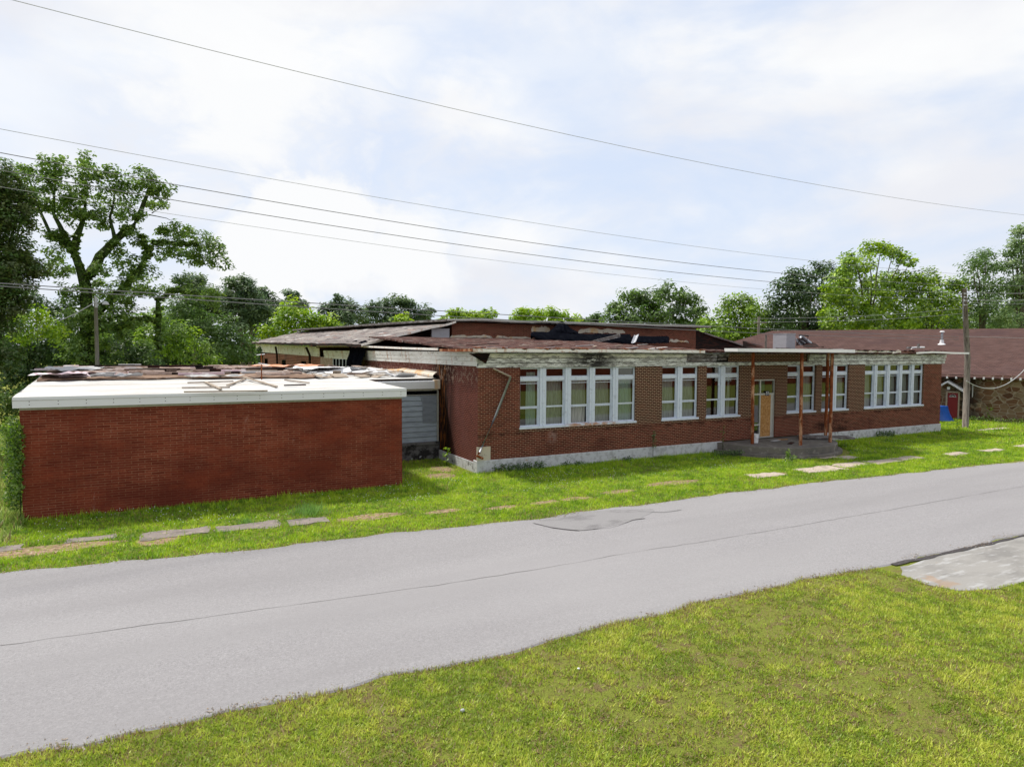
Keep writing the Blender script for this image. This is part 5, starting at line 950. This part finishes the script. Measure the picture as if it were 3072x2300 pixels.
for i, (Y, bl, lab) in enumerate([
    (92, [(560, 845, 26), (575, 870, 34), (600, 900, 42), (590, 840, 22), (620, 940, 44), (560, 930, 40)], 'blue green pine just right of the ivied tree'),
    (90, [(700, 850, 20), (725, 845, 20), (740, 870, 32), (710, 880, 34), (690, 910, 38), (750, 905, 40), (720, 950, 50), (780, 950, 44)], 'tallest pine with open top above the eave of the hall'),
    (96, [(785, 880, 16), (800, 905, 24), (815, 930, 30), (770, 935, 30), (660, 880, 26), (655, 920, 36)], 'slender pine behind the bright tree left of centre'),
    (105, [(870, 885, 16), (890, 890, 14), (880, 905, 24), (900, 920, 24)], 'dark pine tip showing above the bright tree'),
    (104, [(1018, 892, 13), (1015, 915, 20), (990, 920, 20), (1050, 915, 20), (1030, 940, 30), (985, 950, 30), (1065, 945, 26), (1020, 970, 40)], 'spiky pine with a narrow top above the hall roof'),
    (108, [(1120, 930, 24), (1150, 920, 24), (1180, 908, 20), (1205, 905, 18), (1225, 920, 22), (1170, 945, 34), (1110, 960, 34), (1220, 950, 30), (1270, 935, 22), (1285, 930, 14), (1270, 960, 26)], 'broad group of pines forming one crown above the hall roof')]):
    tree('pine_tree', lab, Y, bl, PIN, group='pine trees beyond the hall', lsf=.8, elong=1.5, clumpf=.7, dens=1.3, tr=.3)
tree('broadleaf_tree', 'bright yellow green tree above the eave of the hall', 84, [(870, 925, 28), (905, 945, 32), (860, 955, 34), (930, 960, 30), (960, 970, 26), (840, 985, 32), (890, 995, 40), (990, 965, 20), (1000, 985, 22), (950, 995, 34), (800, 1000, 24)], BRT, clumpf=.9)
tree('broadleaf_tree', 'small sunlit treetop poking over the flat hall roof at left', 100, [(1360, 938, 14), (1385, 945, 20), (1430, 945, 20), (1470, 945, 18), (1455, 935, 12), (1400, 960, 26), (1340, 965, 20), (1210, 965, 20), (1190, 970, 15)], BRT[1:], clumpf=.6)
tree('broadleaf_tree', 'wide sunlit treetop over the middle of the hall roof', 100, [(1575, 938, 20), (1550, 950, 22), (1610, 942, 20), (1650, 940, 20), (1690, 950, 20), (1725, 958, 18), (1600, 960, 26), (1670, 965, 26)], BRT, clumpf=.6)
tree('broadleaf_tree', 'low dark treetop just left of the big round tree', 110, [(1765, 962, 16), (1790, 956, 16), (1740, 968, 14), (1800, 970, 20)], MID[:2]+DK[2:], clumpf=.6)
tree('broadleaf_tree', 'big round grey green tree over the right half of the hall', 92, [(1890, 885, 28), (1860, 915, 30), (1840, 945, 28), (1920, 895, 30), (1960, 900, 30), (2000, 875, 26), (2035, 885, 28), (2070, 900, 26), (2090, 930, 26), (2110, 955, 22), (1960, 940, 44), (1890, 955, 40), (2030, 940, 44), (1950, 970, 40), (2060, 975, 36), (1870, 975, 36), (1985, 885, 22)], MID[:3]+[(.09, .15, .05)], clumpf=.8, dens=1.2)
tree('broadleaf_tree', 'light green feathery tree behind the distant pole', 70, [(2195, 905, 22), (2225, 900, 20), (2250, 915, 24), (2180, 935, 30), (2230, 945, 36), (2280, 935, 26), (2140, 970, 34), (2190, 985, 44), (2260, 985, 44), (2310, 975, 34), (2115, 985, 24), (2130, 1010, 34), (2220, 1020, 40), (2290, 1020, 36)], BRT[:3]+MID[2:], clumpf=.85, dens=1.15)
tree('broadleaf_tree', 'tall dark green tree between the two bright ones', 66, [(2380, 825, 22), (2370, 850, 28), (2335, 870, 26), (2430, 830, 24), (2455, 805, 22), (2490, 810, 28), (2510, 840, 30), (2330, 905, 30), (2390, 890, 40), (2440, 870, 42), (2480, 900, 44), (2340, 950, 38), (2400, 950, 48), (2460, 960, 48), (2340, 1000, 40), (2410, 1010, 44), (2480, 1010, 40)], DK[1:]+[(.05, .10, .035), (.075, .13, .05)], dens=1.25, clumpf=.85)
tree('broadleaf_tree', 'huge bright lime green tree behind the shingle roof', 60, [(2610, 745, 24), (2645, 740, 22), (2680, 755, 24), (2710, 775, 24), (2735, 785, 18), (2560, 770, 24), (2545, 800, 28), (2590, 790, 30), (2520, 830, 28), (2510, 860, 30), (2560, 850, 40), (2500, 900, 32), (2540, 910, 44), (2490, 950, 32), (2510, 985, 36), (2580, 960, 48), (2620, 900, 50), (2650, 850, 44), (2690, 840, 36), (2640, 980, 44), (2700, 900, 44)], BRT+MID[2:], base=2610, dens=1.2, clumpf=.85)
tree('broadleaf_tree', 'second lime green tree just left of the wooden pole', 58, [(2740, 835, 30), (2780, 835, 26), (2800, 850, 24), (2750, 880, 36), (2800, 890, 34), (2850, 860, 28), (2870, 850, 22), (2830, 900, 34), (2860, 930, 34), (2780, 940, 44), (2720, 960, 38), (2840, 970, 40), (2740, 1000, 40), (2800, 1010, 40)], BRT+MID[1:], dens=1.1, clumpf=.85)
tree('broadleaf_tree', 'soft grey green tree right of the wooden pole', 56, [(2930, 775, 18), (2960, 765, 18), (2915, 800, 24), (2950, 805, 28), (2985, 800, 24), (2920, 845, 32), (2965, 850, 34), (2900, 900, 30), (2950, 910, 38), (2920, 960, 36), (2980, 960, 36), (2990, 880, 30)], GRY[:3]+MID[1:3], dens=.9, clumpf=.8, lsf=.85)
tree('broadleaf_tree', 'tall feathery grey green tree cut by the right edge', 54, [(3065, 690, 18), (3050, 725, 26), (3075, 740, 30), (3030, 760, 18), (3045, 790, 32), (3080, 800, 40), (3030, 840, 34), (3070, 870, 44), (3030, 900, 40), (3080, 940, 46), (3020, 960, 40), (3060, 990, 40), (3110, 700, 40), (3120, 850, 60)], GRY, dens=.9, clumpf=.8, lsf=.85)
tree('broadleaf_tree', 'shaded green tree filling the gap behind the two lime trees', 80, [(2560, 985, 40), (2620, 990, 40), (2680, 985, 40), (2740, 985, 40), (2800, 985, 40), (2860, 985, 40), (2650, 940, 34), (2750, 940, 34), (2840, 940, 34)], MID, dens=1.2)
tree('broadleaf_tree', 'shaded green tree low behind the right end of the shingle roof', 78, [(2900, 975, 36), (2950, 985, 36), (3000, 985, 36), (3050, 985, 40), (2930, 930, 30), (3010, 930, 34), (3060, 920, 34)], MID, dens=1.2)
# far wood closing the horizon: one mass nobody could count
bl = []
for i in range(150):
    a = rng.uniform(-.35, 1.35); R_ = rng.uniform(150, 185); bl.append(((R_*math.sin(a), R_*math.cos(a), rng.uniform(1, 7)), rng.uniform(3.5, 5.5)))
V, C_ = leaves(bl, 160, DK+MID[:2], .8, .55, 1.2); fw_ = fast_mesh('distant_wood', V, 4, C_, 'leaf'); kind(fw_, 'stuff'); tag(fw_, 'dark distant wood closing the horizon behind everything', 'wood')
# brick building across the street, behind the viewer, that the windows mirror
ob = thing('brick_building', (45, -20, 0), 'red brick building with white siding across the street, seen mirrored in the window panes', 'building')
wq = MB(); wq.box(6, 90, -28, -20, 0, 4.2).build('wall', 'brick_norman', ob); MB().box(5.7, 90.3, -28.3, -19.7, 4.2, 4.5).build('roof', 'white_metal', ob)
for x in (30, 47, 62): MB().box(x, x+3.2, -19.99, -19.9, .6, 3.9).build('siding', 'white_metal', ob)
# small plants
def plant(name, label, blobs, pal, ls, dens, cat='plant', stems=(), group=None, mat='bark', ns=26):
    c = blobs[0][0]; root = thing(name, (c[0], c[1], 0 if c[2] < 1.2 else 0), label, cat, group); Vs = []; Cs = []; p_ = np.array(pal)
    for (c, r_) in blobs:
        n_ = int(ns*dens*(max(r_)/.25)**2) if isinstance(r_, tuple) else int(ns*dens*(r_/.25)**2); rr = np.array(r_ if isinstance(r_, tuple) else (r_,)*3); P = np.array(c)+rand_unit(n_)*rr*(rng.random(n_)**.4)[:, None]; P[:, 2] = np.maximum(P[:, 2], .02)
        nr = rand_unit(n_)+np.array([0, -.3, .7]); nr /= np.linalg.norm(nr, axis=1)[:, None]; t = np.cross(nr, rand_unit(n_)); t /= np.linalg.norm(t, axis=1)[:, None]; b_ = np.cross(nr, t); s_ = ls*rng.uniform(.6, 1.3, n_)[:, None]
        Vs.append(np.stack([P-t*s_, P-b_*s_*.5, P+t*s_, P+b_*s_*.5], 1).reshape(-1, 3)); Cs.append(p_[rng.integers(0, len(p_), n_)]*rng.uniform(.8, 1.2, (n_, 1)))
    fast_mesh('foliage', np.concatenate(Vs), 4, np.concatenate(Cs), 'leaf', root)
    mb = MB()
    for s_ in (stems or [[(blobs[0][0][0], blobs[0][0][1], 0), tuple(blobs[0][0])]]): mb.tube(s_, .012, 5)
    mb.build('stem', mat, root); return root
plant('creeper', 'bright green creeper climbing the left corner of the low wing', [((-3.45, 20.4, z), (.17+.06*math.sin(z*4), .2, .3)) for z in (.9, 1.2, 1.5, 1.8, 2.1, 2.35)]+[((-3.6, 20.9, z), (.25, .5, .4)) for z in (.6, 1.2, 1.8, 2.3)], MID+BRT[:2], .045, 5.5, 'creeper', [[(-3.42, 20.46, 0), (-3.4, 20.46, 1.), (-3.44, 20.46, 2.4)]])
ivy = onX(768, 1090, 8.9); plant('wall_ivy', 'dark ivy column on the far end of the hall side wall', [((8.7, 74, z), (.6, 1.6, .7)) for z in (1.5, 2.4, 3.2, 4.0)], DK+MID[:1], .16, .5, 'ivy', [[(8.8, 74, 0), (8.8, 74, 4)]])
p = onZ(1357, 1375); plant('weed', 'leafy green weed in the recess by the side foundation', [((9.3, 23.1, .45), .16), ((9.25, 23.0, .7), .12), ((9.35, 23.2, .2), .14)], BRT[:3], .07, 1.5)
plant('weed', 'dark feathery sapling standing against the brick under the second window group', [((17.6, 21.05, z), (.11, .1, .14)) for z in (.5, .75, 1.0)], DK[1:]+MID[:1], .035, 4, 'sapling', [[(17.6, 21.1, 0), (17.6, 21.1, 1.1)]])
plant('weed', 'thin sapling growing at the left side of the porch', [((21.3, 20.9, .9), .16), ((21.3, 20.9, .6), .14), ((21.25, 20.8, 1.15), .10)], MID, .03, 1.6, 'sapling', [[(21.3, 20.9, 0), (21.3, 20.9, 1.2)]])
plant('weed', 'bushy weed at the foot of the first porch post', [((22.1, 18.0, .12), (.3, .2, .18)), ((22.0, 18.1, .3), (.12, .1, .25))], MID+BRT[:2], .04, 4)
plant('weed', 'weeds spreading along the left edge of the porch step', [((x, 20.2-.3*(x-20.6), .12), (.28, .2, .18)) for x in (20.3, 20.7, 21.0, 21.3)], DK+MID[:2], .04, 4)
plant('weed', 'dark clump of weeds at the left corner of the school foundation', [((x, 21.05, .14), (.28, .18, .2)) for x in (10.5, 10.9, 11.3, 11.7, 12.2)], DK+MID[:2], .04, 4.5)
plant('weed', 'low clump of weeds below the first window group', [((x, 21.1, .08), (.3, .1, .12)) for x in (13.4, 14.0, 16.3)], DK+MID[:2], .035, 3)
plant('weed', 'dark clump in front of the right foundation', [((x, 21.05, .14), (.3, .14, .24)) for x in (32.4, 32.9, 33.4)], DK, .05, 3.5)
plant('weed', 'small shrub with pale tips near the right corner of the school', [((38.9, 20.8, .75), .10), ((38.9, 20.8, .45), .12), ((38.8, 20.7, .2), .15)], MID+[(.25, .4, .3)], .05, 1.5, 'sapling', [[(38.9, 20.8, 0), (38.9, 20.8, .9)]])
s0 = onZ(2975, 1262); s1 = onZ(3040, 1265)
plant('shrub', 'round light green shrub against the stone wall', [((s0[0], s0[1], .45), .42), ((s0[0]-.2, s0[1], .85), .28)], BRT[:3], .08, 2.0, 'shrub')
plant('shrub', 'small dark green shrub at the right against the stone wall', [((s1[0], s1[1], .45), .36), ((s1[0]+.1, s1[1], .8), .22)], MID, .08, 1.8, 'shrub')
plant('weed', 'spread of low weeds at the foot of the stone wall', [((SP(s_, .5, 0)[0], SP(s_, .5, 0)[1], .15), (.45, .45, .2)) for s_ in (.8, 1.4, 2.1, 2.8, 3.5, 4.4)], MID, .06, 1.)
def tuft(x, y, h_, n_, label, r_=.25):
    az = rng.uniform(0, 2*PI, n_); tl = rng.uniform(.15, 1.1, n_); px_ = x+rng.normal(0, r_*.4, n_); py_ = y+rng.normal(0, r_*.4, n_); hh = h_*rng.uniform(.5, 1, n_); d = np.stack([np.cos(az)*np.sin(tl), np.sin(az)*np.sin(tl), np.cos(tl)], 1)*hh[:, None]
    b_ = np.stack([px_, py_, np.zeros(n_)], 1); s_ = np.stack([-np.sin(az), np.cos(az), az*0], 1)*.008
    o = fast_mesh('grass_tuft', np.stack([b_-s_, b_+s_, b_+d], 1).reshape(-1, 3), 3, np.array((.16, .30, .06))*rng.uniform(.7, 1.6, (n_, 1)), 'grass'); tag(o, label, 'grass tuft')
tt = onZ(930, 1540); tuft(tt[0], tt[1], .40, 420, 'tall pale tuft of grass in front of the right half of the wing', .5)
tt = onZ(738, 1568); tuft(tt[0], tt[1], .16, 160, 'dark low tuft growing on the old sidewalk', .25)
# loose grit along both ragged road edges, uncountable
n_ = 6000; x = rng.uniform(-4, 34, n_); sd2 = rng.random(n_) < .5; y = np.where(sd2, np.interp(x, [p[0] for p in ne], [p[1] for p in ne])+rng.normal(.03, .07, n_), np.interp(x, [p[0] for p in fe], [p[1] for p in fe])+rng.normal(-.04, .10, n_)); r_ = rng.uniform(.004, .012, n_)*np.where(npn(x, y*0, 1.7, 4) > .5, 1.3, .6); z = .022+r_*.3; a_ = rng.uniform(0, 3, n_); ca_, sa_ = np.cos(a_)*r_, np.sin(a_)*r_
V = np.stack([np.stack([x-ca_, y-sa_, z], 1), np.stack([x+sa_, y-ca_, z+r_*.4], 1), np.stack([x+ca_, y+sa_, z+r_*.8], 1), np.stack([x-sa_, y+ca_, z+r_*.3], 1)], 1).reshape(-1, 3)
gv = fast_mesh('gravel', V, 4, np.array([(.30, .25, .20), (.16, .13, .10), (.42, .39, .36), (.22, .15, .09)])[rng.integers(0, 4, n_)], 'grass'); kind(gv, 'stuff'); tag(gv, 'loose grit and dry crumbs along the ragged road edges', 'gravel')
# clover heads: tiny white flowers across the lawn strip, uncountable
n_ = 1500; x = rng.uniform(-3, 34, n_); y = rng.uniform(17.6, 20.9, n_); k = ok_mask(x, y) & (npn(x, y, .8, 12) > .45); x, y = x[k], y[k]; n_ = len(x); z = rng.uniform(.06, .16, n_); r_ = .013
V = np.stack([np.stack([x-r_, y, z], 1), np.stack([x, y-r_, z-.005], 1), np.stack([x+r_, y, z], 1), np.stack([x, y+r_*.5, z+r_], 1)], 1).reshape(-1, 3)
fl_ = fast_mesh('clover_flowers', V, 4, np.tile((.62, .64, .58), (n_, 1)), 'leaf'); kind(fl_, 'stuff'); tag(fl_, 'tiny white clover flowers sprinkled over the lawn strip', 'flowers')
lt = onZ(1735, 2008); lump(lt[0], lt[1], .015, .022, .018, .014, 'litter', 'crumpled white scrap of paper on the near lawn', 'litter', 'white', 21)
lt = onZ(1387, 2137); lump(lt[0], lt[1], .03, .03, .02, .02, 'litter', 'small pale scrap on the bare patch of the near lawn', 'litter', 'cable_pale', 23)
